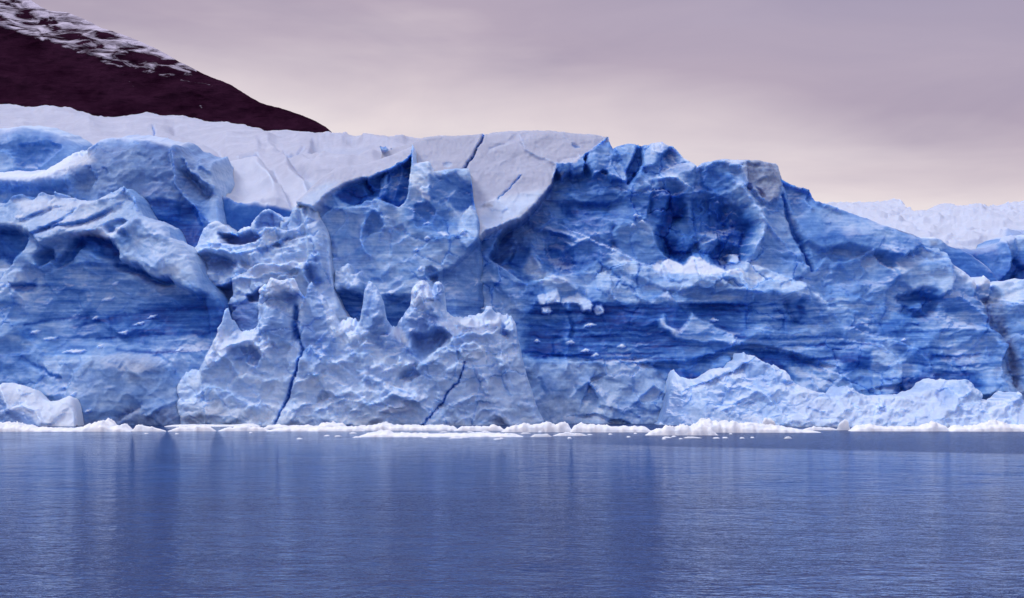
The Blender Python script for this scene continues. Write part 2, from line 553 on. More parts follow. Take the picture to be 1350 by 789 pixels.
def water_material():
    m, nt = new_mat("lake_water")
    L = nt.links.new
    out = N(nt, "ShaderNodeOutputMaterial")
    tc = N(nt, "ShaderNodeTexCoord")
    sepp = N(nt, "ShaderNodeSeparateXYZ")
    L(tc.outputs["Object"], sepp.inputs[0])

    def noise(scale, det, rough, sc_, rot=0.0, dist=0.0):
        mp = N(nt, "ShaderNodeMapping")
        mp.inputs["Scale"].default_value = sc_
        mp.inputs["Rotation"].default_value = (0, 0, rot)
        L(tc.outputs["Object"], mp.inputs[0])
        n = N(nt, "ShaderNodeTexNoise", i_Scale=scale, i_Detail=det, i_Roughness=rough, i_Distortion=dist)
        L(mp.outputs[0], n.inputs["Vector"])
        return n.outputs[0]
    r1 = noise(1.0, 3.0, 0.55, (0.85, 1.35, 1), 0.3, 0.8)
    r2 = noise(1.0, 3.0, 0.6, (1.9, 3.4, 1), -0.25, 0.3)
    patch = noise(0.02, 3.0, 0.5, (0.5, 1.6, 1), 0.2)
    patch2 = noise(0.22, 4.0, 0.6, (0.9, 1.4, 1), 0.3, 0.5)
    # ripples are livelier near the shore the camera stands on and die out towards the ice
    near = N(nt, "ShaderNodeMapRange")
    near.inputs[1].default_value = 130
    near.inputs[2].default_value = 52
    near.inputs[3].default_value = 0.35
    near.inputs[4].default_value = 1.5
    L(sepp.outputs[1], near.inputs[0])
    pa = N(nt, "ShaderNodeMapRange")
    pa.inputs[1].default_value = 0.35
    pa.inputs[2].default_value = 0.62
    pa.inputs[3].default_value = 0.45
    pa.inputs[4].default_value = 1.25
    L(patch2, pa.inputs[0])
    wp = N(nt, "ShaderNodeMapRange")
    wp.inputs[1].default_value = 0.38
    wp.inputs[2].default_value = 0.60
    wp.inputs[3].default_value = 0.55
    wp.inputs[4].default_value = 1.45
    L(noise(0.028, 3.0, 0.5, (0.9, 1.3, 1), 0.5, 0.8), wp.inputs[0])
    amp = math_n(nt, "MULTIPLY", math_n(nt, "MULTIPLY", near.outputs[0], pa.outputs[0]), wp.outputs[0])
    # a breath of wind ruffles the strip in front of the floes, wider to the right
    edge = math_n(nt, "ADD", math_n(nt, "MULTIPLY", math_n(nt, "MAXIMUM", sepp.outputs[0], -5.0), -0.55), 202.0)
    edge = math_n(nt, "ADD", edge, math_n(nt, "MULTIPLY", math_n(nt, "SUBTRACT", patch, 0.5), 14.0))
    band = N(nt, "ShaderNodeMapRange", interpolation_type="SMOOTHSTEP")
    band.inputs[1].default_value = -3
    band.inputs[2].default_value = 5
    L(math_n(nt, "SUBTRACT", sepp.outputs[1], edge), band.inputs[0])
    bandx = N(nt, "ShaderNodeMapRange", interpolation_type="SMOOTHSTEP")
    bandx.inputs[1].default_value = -8
    bandx.inputs[2].default_value = 35
    L(sepp.outputs[0], bandx.inputs[0])
    ruff = math_n(nt, "MULTIPLY", band.outputs[0], bandx.outputs[0])
    amp = math_n(nt, "ADD", amp, math_n(nt, "MULTIPLY", ruff, 0.5))
    h = math_n(nt, "ADD", math_n(nt, "MULTIPLY", r1, 0.19), math_n(nt, "MULTIPLY", r2, 0.04))
    h = math_n(nt, "MULTIPLY", h, amp)
    r3 = noise(1.0, 2.0, 0.5, (2.2, 3.2, 1), 0.3)
    h = math_n(nt, "ADD", h, math_n(nt, "MULTIPLY", math_n(nt, "MULTIPLY", r3, ruff), 0.12))
    bp = N(nt, "ShaderNodeBump", i_Strength=1.0, i_Distance=1.0)
    L(h, bp.inputs["Height"])
    gl = N(nt, "ShaderNodeBsdfGlossy")
    gl.inputs["Color"].default_value = (0.58, 0.68, 0.84, 1)
    df = N(nt, "ShaderNodeBsdfDiffuse")
    df.inputs["Color"].default_value = (0.012, 0.024, 0.095, 1)
    fr = N(nt, "ShaderNodeFresnel", i_IOR=1.333)
    L(bp.outputs[0], fr.inputs["Normal"])
    L(bp.outputs[0], gl.inputs["Normal"])
    rr = math_n(nt, "ADD", math_n(nt, "MULTIPLY", ruff, 0.10), 0.05)
    L(rr, gl.inputs["Roughness"])
    mx = N(nt, "ShaderNodeMixShader")
    L(fr.outputs[0], mx.inputs[0])
    L(df.outputs[0], mx.inputs[1])
    L(gl.outputs[0], mx.inputs[2])
    L(mx.outputs[0], out.inputs[0])
    return m


ICE = ice_material()
FLOE = floe_material()
ROCK = mountain_material()
WATER = water_material()


def tag(o, label=None, cat=None, group=None, kind=None):
    if label:
        o["label"] = label
    if cat:
        o["category"] = cat
    if group:
        o["group"] = group
    if kind:
        o["kind"] = kind
    return o


def empty(name, loc=(0, 0, 0)):
    o = bpy.data.objects.new(name, None)
    o.location = loc
    COL.objects.link(o)
    return o


# ------------------------------------------------------------------ the glacier
glacier = empty("glacier")
tag(glacier, "huge blue and white glacier ending in a cracked ice cliff above the lake", "glacier")

# --- snowfield behind, left
a = Sheet([(-260, 128), (-100, 132), (0, 136), (15, 136), (40, 140), (60, 141), (78, 141), (95, 143), (105, 145), (116, 150), (125, 154), (138, 156),
           (150, 157), (160, 155), (170, 151), (180, 149), (193, 148), (203, 149), (210, 152), (222, 153), (245, 154), (260, 156), (285, 158), (310, 160),
           (320, 163), (330, 168), (350, 171), (375, 170.5), (400, 171), (432, 174), (438, 176), (445, 177), (450, 173), (455, 171), (460, 175), (466, 178),
           (490, 180), (510, 178), (530, 179), (560, 182), (640, 186)],
          -900, 620, 0, leanf=[(345, 346), (280, 348), (272, 350), (262, 360), (225, 388), (200, 422), (170, 500), (140, 600), (120, 640)],
          vfoot=345, du=1.6, dv=1.2, blue=0.12, snow=0.92, strata=0.08, facet=0.16, big=0.6, crest_jag=0.3, seed=3, round_w=2.5, round_d=1.0, warp=0.8)
a.ridge([(345, 190), (362, 192), (385, 214), (402, 228)], -4, 7)
a.ridge([(395, 205), (410, 212), (430, 209), (460, 213), (490, 209)], 3, 9)
a.ridge([(340, 193), (352, 190), (370, 200), (378, 215)], 4, 8)
a.ledge([(283, 232), (300, 222), (322, 222), (342, 222), (358, 230), (366, 245)], 5, 34, 5)
a.ridge([(352, 228), (362, 242), (366, 252)], -2.5, 5)
a.ridge([(395, 184), (420, 184), (450, 186)], 2.5, 8)
a.ridge([(350, 173), (372, 178), (390, 180)], -1.6, 3)
a.dome([(412, 186), (440, 184), (500, 190), (520, 195), (480, 208), (430, 207), (405, 204)], -2.5, 16)
a.dome([(312, 203), (335, 202), (342, 208), (342, 220), (325, 222)], -3, 9)
a.paint("Bl", [(318, 204), (334, 203), (341, 208), (342, 219), (328, 221)], 0.75, 3)
a.paint("Sn", [(318, 204), (334, 203), (341, 208), (342, 219), (328, 221)], 0.1, 3)
for p in ([(373, 199), (382, 200), (392, 204), (399, 197), (388, 206), (380, 205)],):
    a.paint("Bl", p, 0.7, 2)
    a.paint("Sn", p, 0.1, 2)
    a.add(p, -3, 2)
a.paint("Sn", [(268, 273), (300, 271), (330, 278), (380, 282), (440, 290), (440, 350), (260, 350)], 0.0, 3)
a.paint("Bl", [(268, 273), (300, 271), (330, 278), (380, 282), (440, 290), (440, 350), (260, 350)], 0.66, 3)  # blue shadow of the drop under the snow, painted into the colour
a.paint("Fa", [(268, 273), (300, 271), (330, 278), (380, 282), (440, 290), (440, 350), (260, 350)], 0.7, 3)
a.ledge([(268, 262), (283, 271), (300, 270), (315, 276), (345, 277)], 2.0, 5, 1.5)
a.paint("Sn", [(400, 235), (430, 240), (425, 275), (405, 285)], 0.4, 8)
for p_, h_, w_ in (([(130, 165), (165, 160), (200, 163), (240, 160)], 2, 10), ([(230, 170), (262, 178), (285, 190), (300, 205)], -4, 8), ([(300, 180), (330, 176), (352, 180)], 2, 9),
                   ([(420, 196), (450, 200), (470, 204)], -4, 7), ([(290, 240), (286, 255), (290, 268)], 2.5, 6), ([(340, 235), (355, 248), (362, 262)], 3, 8), ([(380, 232), (400, 246), (405, 262)], 3, 8),
                   ([(480, 186), (510, 190), (530, 188)], 3, 6), ([(60, 150), (90, 156), (118, 166)], 4, 9), ([(392, 204), (402, 206), (412, 212)], -3, 4)):
    a.ridge(p_, h_, w_)
a.paint("Lv", [(282, 230), (300, 221), (345, 221), (372, 240), (430, 235), (425, 285), (270, 285)], 0.7, 10)
a.paint("Bl", [(355, 176), (400, 180), (520, 186), (500, 205), (440, 205), (380, 196)], 0.3, 8)  # blue shadow in the snow, painted as a tint
a.paint("Sn", [(380, 184), (430, 188), (500, 190), (480, 204), (430, 203)], 0.62, 10)
a.crack([(202, 170), (204, 174), (203, 178)], 1.5, 1.2)
a.build("snowfield", ICE, glacier, dirv=(0, -0.35, 0.65), noise=1.0)["label"] = "smooth grey lavender snowfield behind the cliff"

# --- far dome at the left edge
a = Sheet([(-220, 175), (-100, 168), (0, 163), (12, 161), (25, 160), (45, 163), (60, 168), (75, 173), (88, 181), (96, 187), (101, 197), (108, 214), (120, 240)],
          -700, 118, 334, lean=0.11, vfoot=300, blue=0.5, strata=0.25, facet=0.25, big=0.7, crest_jag=0.5, seed=5, round_w=7, round_d=7, warp=3)
a.dome([(22, 190), (60, 185), (82, 192), (72, 205), (50, 222), (25, 220)], -1.8, 16)
a.paint("Bl", [(20, 188), (60, 182), (85, 190), (72, 207), (45, 222), (22, 220)], 0.56, 12)
a.ledge([(-10, 198), (10, 200), (20, 204), (26, 216)], 3, 14, 3)
a.paint("Bl", [(-20, 200), (15, 202), (24, 215), (20, 224), (-20, 224)], 0.3, 5)
a.paint("Bl", [(-220, 140), (-100, 160), (0, 155), (45, 155), (100, 170), (100, 184), (60, 172), (20, 165), (-220, 180)], 0.25, 4)
a.build("ice_dome", ICE, glacier, back_slope=0.2)["label"] = "low blue ice hump at the upper left edge"

# --- big domed block
a = Sheet([(-220, 232), (-100, 228), (0, 224), (35, 222), (45, 220), (55, 211), (65, 203), (75, 195), (82, 188), (88, 187.5), (100, 190), (108, 188), (118, 181),
           (130, 175.5), (145, 172.5), (165, 173), (180, 175), (195, 179), (215, 184), (232, 186), (243, 196), (258, 201), (270, 203), (276, 201), (278, 206),
           (280, 216), (284, 230), (287, 237), (288, 244), (289, 262), (291, 280), (294, 320), (300, 360)],
          -800, 298, 311, lean=0.11, vfoot=400, blue=0.40, strata=0.2, facet=0.45, big=0.8, crest_jag=0.7, seed=7, round_w=9, round_d=9, warp=3)
a.plane([(-220, 226), (40, 224), (70, 205), (85, 190), (110, 200), (125, 225), (100, 245), (-220, 246)], 0, gv=0.30, w=10)
a.paint("Sn", [(-220, 215), (45, 218), (80, 185), (112, 190), (128, 215), (70, 240), (-220, 242)], 0.75, 8)
a.paint("Bl", [(-220, 245), (20, 243), (30, 275), (-220, 290)], 0.45, 8)
a.dome([(95, 200), (130, 175), (195, 178), (235, 190), (245, 230), (235, 290), (150, 300), (90, 260)], 3.5, 40)
a.paint("Sn", [(100, 190), (125, 170), (200, 172), (235, 182), (225, 192), (190, 184), (140, 183), (112, 196)], 0.5, 5)
a.dome([(130, 184), (165, 180), (185, 190), (170, 200), (150, 205), (135, 195)], -1.8, 12)
a.dome([(80, 225), (125, 222), (135, 240), (120, 255), (85, 250)], -1.6, 12)
a.dome([(108, 200), (130, 190), (128, 205), (112, 212)], -1.4, 8)
a.ridge([(228, 188), (238, 200), (247, 215), (256, 228), (270, 240), (282, 246)], 3.2, 4.5)
a.ridge([(228, 195), (233, 215), (236, 232), (237, 246), (246, 260), (262, 276), (268, 292)], 2.4, 3.5)
a.ridge([(258, 203), (262, 214), (275, 226), (284, 236)], 2.4, 4)
a.ridge([(242, 228), (250, 236), (260, 246), (272, 258)], -3.0, 7)
a.ridge([(224, 196), (224, 212), (230, 222)], -1.8, 4)
a.paint("Di", [(90, 195), (235, 185), (285, 215), (285, 270), (200, 270), (110, 262), (85, 225)], 0.30, 12)  # shaded front of the dome painted greyer here, bluer in the next line
a.paint("Bl", [(200, 195), (236, 200), (236, 250), (262, 275), (262, 290), (200, 280), (170, 245)], 0.50, 16)
a.paint("Bl", [(185, 268), (215, 266), (250, 272), (270, 285), (275, 340), (240, 330), (205, 295)], 0.80, 6)
a.paint("St", [(185, 265), (262, 262), (275, 300), (262, 335), (235, 325)], 0.7, 6)
a.paint("Bl", [(240, 225), (258, 235), (265, 255), (245, 255)], 0.62, 7)
a.over([(185, 268), (215, 266), (250, 272), (266, 284)], 1.4, 16, 4)
a.crack([(143, 226), (147, 228), (149, 231)], 0.8, 1.6, 0.5)
a.paint("Bl", [(275, 198), (292, 198), (296, 300), (280, 300), (276, 250)], 0.25, 4)
a.ledge_snow = 0.5
a.build("ice_dome", ICE, glacier, back_slope=0.25)["label"] = "large rounded grey blue ice dome behind the jagged brow"

# --- middle block between the dome and the slab
a = Sheet([(225, 345), (245, 335), (256, 322), (262, 308), (266, 299), (272, 293), (280, 289), (287, 291), (295, 297), (301, 303), (309, 306), (316, 300), (325, 297),
           (329, 299), (332, 289), (338, 283), (345, 277), (352, 274.5), (360, 279), (370, 286), (378, 292), (380, 290), (382, 280), (386, 272), (391, 267.5),
           (395, 272), (399, 266), (404, 263), (413, 263), (417, 270), (419, 282), (425, 294), (431, 304), (434, 318), (435, 340), (437, 360), (442, 385), (450, 405), (462, 425), (490, 450)],
          215, 492, 301, lean=0.09, plan=[(215, 8), (300, 6), (345, -2), (500, -4)], vfoot=566, blue=0.18, snow=0.08, strata=0.3, facet=0.8, big=0.8, crumb=0.45, crest_jag=1.2, seed=9, round_w=3, round_d=2)
a.plane([(286, 307), (300, 306), (312, 310), (330, 306), (345, 312), (338, 320), (318, 322), (298, 322)], -5.5, w=3)
a.paint("Bl", [(286, 307), (300, 306), (312, 310), (330, 306), (345, 308), (336, 321), (318, 323), (296, 322)], 0.82, 4)
a.plane([(336, 296), (342, 284), (353, 278), (364, 283), (376, 294), (378, 304), (364, 301), (350, 300), (340, 306)], -1.5, w=3)
a.paint("Bl", [(334, 312), (336, 292), (345, 281), (355, 279), (370, 288), (378, 302), (364, 301), (350, 300), (338, 308)], 0.62, 4)
a.ledge([(290, 322), (318, 322), (335, 316), (345, 306), (355, 300), (370, 302), (380, 306), (392, 300)], 3.0, 12)
a.over([(345, 328), (362, 322), (378, 314), (392, 310)], 2.2, 8, 2)
a.paint("Bl", [(340, 330), (362, 322), (380, 313), (378, 319), (360, 330), (345, 337)], 0.6, 3)
a.ledge([(378, 316), (395, 314), (410, 313), (417, 318)], 2.0, 16)
a.ridge([(398, 276), (402, 290), (410, 305)], 2.2, 6)
a.ledge([(258, 332), (275, 327), (295, 330), (318, 334), (338, 330), (345, 340)], 3.2, 9)
a.over([(262, 334), (280, 336), (300, 342), (316, 344)], 3.2, 16, 3)
a.paint("Bl", [(260, 335), (280, 333), (300, 340), (312, 345), (305, 356), (275, 362), (263, 350)], 0.5, 4)
a.paint("Di", [(262, 338), (280, 338), (305, 346), (300, 358), (275, 362)], 0.22, 6)
a.dome([(330, 336), (342, 334), (345, 350), (330, 352)], 2.5, 8)
a.ledge([(325, 358), (345, 350), (360, 348), (378, 350), (388, 346), (402, 347)], 4.0, 9)
a.paint("Cr", [(250, 355), (320, 345), (405, 342), (405, 385), (290, 400), (250, 380)], 0.9, 8)
a.paint("Cr", [(262, 290), (300, 290), (330, 297), (326, 306), (300, 306), (270, 312), (262, 330)], 1.0, 5)
a.paint("Bl", [(262, 290), (330, 297), (326, 304), (300, 306), (282, 305), (265, 325)], 0.15, 4)
a.paint("Sn", [(325, 352), (345, 347), (402, 343), (404, 352), (350, 362), (328, 368)], 0.7, 4)
a.dome([(267, 360), (275, 356), (285, 360), (287, 370), (275, 374), (267, 368)], 2.5, 7)
a.plane([(284, 380), (298, 376), (306, 372), (304, 388), (300, 396), (286, 398)], -5, w=3)
a.paint("Bl", [(282, 378), (298, 374), (306, 370), (305, 390), (300, 398), (284, 398)], 0.74, 5)
a.over([(330, 392), (345, 382), (342, 392)], 2.0, 8)
a.plane([(324, 392), (335, 388), (343, 380), (340, 396), (328, 398)], -4, w=2)
a.paint("Bl", [(324, 392), (335, 388), (343, 380), (340, 396), (328, 398)], 0.8, 3)
a.dome([(405, 300), (420, 290), (430, 310), (432, 345), (428, 370), (415, 375), (407, 345)], 3, 10)
a.ridge([(404, 350), (402, 365), (410, 378), (422, 390), (430, 402), (440, 415)], 2.0, 5)
a.paint("Bl", [(406, 345), (420, 340), (424, 370), (416, 378), (407, 368)], 0.55, 5)
a.paint("Bl", [(404, 290), (418, 290), (430, 310), (430, 345), (412, 345)], 0.28, 5)
a.paint("Bl", [(300, 400), (335, 395), (345, 410), (345, 445), (300, 445)], 0.62, 6)
a.paint("St", [(290, 395), (345, 395), (345, 445), (290, 445)], 1.1, 4)
a.paint("Bl", [(368, 395), (395, 390), (428, 410), (440, 450), (430, 475), (368, 475)], 0.48, 8)
a.paint("St", [(368, 395), (430, 390), (450, 450), (430, 475), (368, 475)], 0.7, 8)
a.paint("Sn", [(425, 398), (436, 402), (446, 420), (452, 440), (440, 440), (430, 415)], 0.55, 3)
a.paint("Cr", [(425, 398), (436, 402), (446, 420), (452, 445), (436, 445), (428, 415)], 1.0, 3)
a.crack([(392, 402), (393, 420), (395, 445), (399, 470)], 2, 5, 0.75)
a.paint("Bl", [(370, 398), (395, 390), (398, 440), (400, 455), (390, 455), (384, 420)], 0.82, 3)
for pts, h_, L_ in (([(300, 372), (318, 366), (340, 366), (362, 358), (385, 362)], 2.0, 9), ([(345, 372), (372, 366), (398, 360)], 1.6, 8), ([(352, 322), (368, 328), (392, 324)], 1.4, 8), ([(300, 322), (312, 330), (330, 328)], 1.6, 8),
                    ([(360, 338), (380, 334), (402, 332)], 1.4, 8), ([(405, 318), (415, 314), (425, 322)], 1.4, 8)):
    a.ledge(pts, h_, L_)
for p in ([(303, 352), (318, 344), (328, 356), (312, 364)], [(372, 352), (388, 346), (398, 356), (382, 362)], [(404, 264), (413, 263), (416, 290), (406, 292)], [(384, 275), (390, 268), (396, 275), (394, 290), (385, 290)], [(272, 318), (286, 312), (296, 322), (282, 330)], [(352, 302), (366, 300), (372, 310), (358, 312)]):
    a.dome(p, 1.8, 7)
    a.paint("Cr", p, 1.2, 3)
a.build("serac", ICE, glacier)["label"] = "broken middle serac of crumbled white ledges and small blue hollows"

# --- slab with the pointed tip
a = Sheet([(380, 285), (400, 262), (420, 235), (440, 217), (465, 213), (480, 211), (495, 206.5), (510, 199.5), (525, 192), (535, 186), (541, 182.5), (542.5, 188),
           (542.6, 213), (546, 215), (555, 213.5), (566, 213), (568.5, 218), (570, 224.5), (580, 224.5), (590, 222.5), (605, 221.5), (618, 222), (620.5, 230),
           (622, 245), (624, 262), (627, 275), (631, 288), (634, 300), (635, 330), (640, 380), (655, 440), (670, 500)],
          370, 690, 304, lean=0.08, plan=[(370, 0), (600, 0), (630, 3), (642, 8), (690, 12)], vfoot=566, blue=0.31, strata=0.5, facet=0.8, big=0.7, crest_jag=0.6, seed=12, round_w=2, round_d=1.2)
SLABTOP = [(360, 268), (385, 268), (405, 274), (418, 281), (430, 265), (440, 254), (455, 244), (470, 238), (490, 231), (510, 223), (526, 214), (535, 207), (541, 198), (543, 180), (500, 190), (430, 205), (370, 250)]
a.plane(SLABTOP, 0.2, gu=0.02, gv=0.20, w=2)
a.paint("Sn", SLABTOP, 0.85, 2)
a.paint("Bl", SLABTOP, 0.12, 2)
a.paint("Fa", SLABTOP, 0.15, 3)
a.paint("Bg", SLABTOP, 0.3, 3)
a.paint("St", SLABTOP, 0.1, 3)
a.paint("Sn", [(400, 262), (430, 240), (450, 240), (432, 262), (418, 285), (400, 290)], 0.3, 8)
TIPCAVE = [(441, 258), (455, 246), (470, 240), (490, 233), (510, 225), (526, 216), (535, 209), (541.5, 199), (541, 215), (538, 240), (536, 262), (525, 272), (512, 268), (500, 264), (485, 264), (468, 272), (455, 268)]
a.plane(TIPCAVE, -4.0, gu=-0.04, gv=0.05, w=1.6)
a.paint("Bl", TIPCAVE, 0.80, 3)
a.paint("Bl", [(462, 250), (478, 242), (500, 236), (500, 255), (470, 262), (452, 266)], 0.92, 3)
a.dome([(500, 232), (514, 224), (510, 262), (498, 262)], 2.2, 6)
a.paint('Fa', TIPCAVE, 1.5, 3)
a.paint('Bl', [(500, 236), (512, 226), (530, 222), (530, 240), (512, 262), (498, 256)], 0.62, 6)
a.ridge([(478, 246), (484, 258), (482, 268)], 1.2, 4)
a.ridge([(528, 216), (526, 235), (518, 262)], 1.2, 4)
a.plane([(541, 217), (555, 213), (568, 214), (569, 235), (566, 258), (556, 256), (543, 248), (539, 240)], 0.5, gu=0.05, gv=0.02, w=1.8)
a.paint("Bl", [(541, 216), (568, 213), (569, 240), (566, 262), (545, 255), (540, 235)], 0.2, 2)
a.paint("Sn", [(548, 245), (556, 250), (566, 258), (567, 264), (556, 260)], 0.8, 2)
a.plane([(566, 232), (580, 232), (600, 228), (612, 240), (600, 258), (580, 268), (568, 262)], -1.0, gu=-0.03, w=1.8)
a.paint("Bl", [(566, 232), (600, 230), (614, 240), (600, 258), (585, 268), (567, 262)], 0.5, 4)
a.paint("Bl", [(568, 222), (620, 220), (621, 240), (608, 238), (598, 230), (568, 233)], 0.15, 3)
a.plane([(612, 240), (622, 238), (626, 275), (618, 292), (600, 280), (590, 262), (598, 250)], -2.2, gu=-0.12, w=2)
a.paint("Bl", [(612, 242), (622, 240), (625, 265), (615, 280), (600, 275), (588, 262), (598, 252)], 0.68, 3)
a.plane([(608, 282), (622, 270), (630, 290), (634, 320), (628, 340), (608, 320), (603, 300)], 1.8, gu=0.10, gv=0.03, w=2.5)
a.paint("Bl", [(606, 282), (622, 270), (630, 290), (633, 320), (615, 325), (604, 300)], 0.2, 3)
# lower face
a.ledge([(420, 286), (440, 275), (470, 275), (490, 272), (500, 282)], 2.0, 18)
a.ridge([(497, 262), (500, 275), (504, 290), (508, 300)], 2.0, 6)
a.paint("Bl", [(490, 262), (503, 262), (510, 290), (500, 290)], 0.25, 4)
a.dome([(484, 285), (492, 278), (504, 282), (508, 296), (500, 304), (484, 312), (478, 305)], -1.3, 10)
a.paint("Bl", [(484, 285), (492, 278), (504, 282), (508, 296), (500, 304), (480, 312)], 0.54, 7)
a.ridge([(487, 285), (478, 300), (475, 315), (480, 330), (488, 338)], 2.0, 3.5)
a.dome([(505, 300), (530, 296), (540, 310), (520, 322), (500, 318)], -1.6, 8)
a.dome([(545, 270), (565, 265), (575, 280), (565, 300), (548, 300)], -2, 9)
a.paint("Bl", [(540, 262), (570, 268), (590, 275), (600, 300), (570, 305), (545, 300), (530, 285)], 0.55, 8)
a.ledge([(562, 292), (572, 300), (580, 308), (592, 310)], 1.8, 14)
a.ledge([(605, 300), (615, 305), (608, 310)], 1.5, 8)
a.paint("Sn", [(578, 306), (586, 306), (592, 310), (586, 311)], 0.74, 1.5)
for q in ((550, 329, 3), (554, 355, 3), (516, 386, 5), (563, 294, 4), (509, 288, 4), (548, 335, 2), (610, 308, 4), (563, 315, 4)):
    p = [(q[0] - q[2], q[1] + 1), (q[0], q[1] - q[2] * .6), (q[0] + q[2], q[1]), (q[0], q[1] + q[2] * .5)]
    a.add(p, 1.0, 1)
    a.paint("Sn", p, 0.74, 1)
# darker plane under the diagonal edge
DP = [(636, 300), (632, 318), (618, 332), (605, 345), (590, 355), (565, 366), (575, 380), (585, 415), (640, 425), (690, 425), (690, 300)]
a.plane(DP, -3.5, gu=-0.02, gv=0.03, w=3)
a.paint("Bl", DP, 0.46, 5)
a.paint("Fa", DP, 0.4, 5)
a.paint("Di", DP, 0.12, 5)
a.dome([(560, 352), (568, 350), (577, 356), (576, 368), (570, 372), (560, 366)], -2.0, 6)
a.paint("Bl", [(560, 352), (568, 350), (577, 356), (576, 370), (560, 368)], 0.5, 4)
a.ridge([(632, 335), (636, 355), (645, 375), (660, 395), (680, 410)], 1.8, 6)
a.paint("Bl", [(500, 390), (545, 392), (548, 440), (505, 440)], 0.68, 8)
a.paint("St", [(500, 385), (545, 388), (700, 395), (700, 440), (505, 440)], 0.9, 6)
a.paint("Bl", [(578, 404), (600, 404), (690, 400), (690, 410), (600, 414), (578, 412)], 0.66, 4)
a.paint("Bl", [(442, 385), (480, 385), (480, 425), (446, 425)], 0.64, 8)
a.plane([(443, 386), (480, 386), (480, 425), (446, 425)], -2.2, w=6)
a.plane([(508, 392), (545, 392), (546, 436), (510, 436)], -2.2, w=6)
a.paint("St", [(442, 385), (480, 385), (480, 425), (446, 425)], 1.1, 4)
LUMP = [(441, 383), (442, 372), (444, 357), (450, 357), (455, 352), (459, 350), (465, 354), (467, 362), (472, 363), (476, 359), (478, 368), (480, 375), (478, 390), (468, 386), (455, 382), (446, 388)]
a.jump(LUMP, 3.2, 1.5)
a.dome(LUMP, 2.0, 9)
a.paint("Cr", LUMP, 1.1, 2)
a.paint("Bl", LUMP, 0.2, 2)
a.jump([(429, 374), (435, 356), (438, 366), (438, 374)], 2.5, 1.2)
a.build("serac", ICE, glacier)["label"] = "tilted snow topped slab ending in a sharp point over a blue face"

# --- the right-hand massif
CR5 = [(500, 192), (520, 186), (535, 181), (545, 176), (556, 172), (575, 169), (600, 169.5), (620, 168), (630, 167), (637, 166), (642, 167.5), (648, 165), (670, 163),
       (700, 162), (725, 162), (745, 165), (765, 168), (785, 169), (801, 172), (803.5, 177), (806, 187), (809, 194), (818, 190.5), (830, 187.5), (845, 189), (857, 189),
       (860, 187), (873, 185.5), (878, 188), (884, 191), (888, 191), (893, 196), (903, 207), (914, 213), (921, 219), (926, 214), (940, 212), (955, 209), (975, 210.5), (1000, 212),
       (1012, 213.5), (1018, 213), (1026, 214.5), (1028.5, 218), (1029.5, 228), (1033, 234), (1040, 238), (1055, 244), (1067, 248.5), (1071, 252), (1074, 258), (1078, 264), (1086, 267),
       (1100, 271), (1120, 278), (1145, 288), (1165, 298), (1185, 302), (1200, 306.5), (1206, 309), (1212, 318), (1220, 325), (1230, 327), (1241, 326), (1242.5, 330), (1252, 331.5),
       (1253.5, 347), (1265, 354), (1280, 364), (1286, 371), (1290, 376), (1293, 371), (1297, 363), (1305, 368), (1312, 375.5), (1318, 372), (1330, 369), (1338, 370), (1342, 375),
       (1346, 370), (1352, 367), (1380, 372), (1450, 380), (1560, 390)]
a = Sheet(CR5, 500, 2150, 304, lean=0.10, vfoot=566, du=1.15, dv=1.15, blue=0.42, strata=0.55, facet=1.0, big=1.0, crest_jag=0.5, seed=15, round_w=2.2, round_d=1.2,
          plan=[(500, 6), (760, 3), (900, 0), (1100, 0), (1350, -4), (1540, -8)])
PLAT = [(490, 200), (540, 170), (560, 160), (640, 155), (810, 160), (804, 176), (790, 187), (777, 198), (768, 204), (760, 212), (745, 216), (733, 213), (730, 228), (728, 240), (720, 252), (708, 268), (698, 280), (684, 292), (664, 300), (642, 308), (620, 330), (560, 330), (490, 300)]
a.plane(PLAT, -1.5, gu=0.004, gv=0.11, w=1.6)
for f, v in (("Sn", 0.97), ("Bl", 0.12), ("Fa", 0.28), ("Bg", 0.45), ("St", 0.10)):
    a.paint(f, PLAT, v, 2)
a.add([(688, 178), (700, 172), (745, 165), (803, 172), (800, 180), (777, 198), (760, 208), (733, 212), (712, 203), (694, 193)], 0.9, 6)
a.ridge([(686, 170), (688, 180), (693, 192), (712, 203), (731, 212)], 0.9, 3)
a.ridge([(742, 166), (750, 178), (757, 186)], 0.7, 3)
a.dome([(754, 184), (760, 184), (768, 189), (764, 191), (756, 190)], -0.8, 4)
a.paint("Bl", [(754, 185), (760, 185), (768, 189), (760, 191)], 0.6, 1.5)
a.paint("Sn", [(754, 185), (760, 185), (768, 189), (760, 191)], 0.2, 1.5)
a.dome([(582, 212), (590, 210), (596, 212), (592, 217), (583, 217)], -0.6, 4)
a.paint("Sn", [(583, 212), (590, 210), (596, 212), (592, 217), (584, 217)], 0.3, 2)
a.ridge([(645, 191), (655, 187), (665, 184)], -0.7, 2)
a.paint("Di", [(490, 190), (560, 160), (640, 155), (640, 200), (600, 225), (490, 225)], 0.12, 8)
a.paint("Di", [(700, 160), (810, 165), (770, 205), (735, 212), (700, 195)], 0.10, 8)
# bumpy snow lip
a.paint("Cr", [(733, 214), (760, 200), (775, 196), (774, 212), (760, 225), (742, 235), (732, 232)], 0.5, 4)
a.dome([(735, 216), (745, 208), (760, 205), (772, 212), (770, 222), (755, 226), (742, 230)], 2.0, 9)
a.paint("Di", [(735, 226), (742, 226), (744, 231), (736, 231)], 0.6, 2)
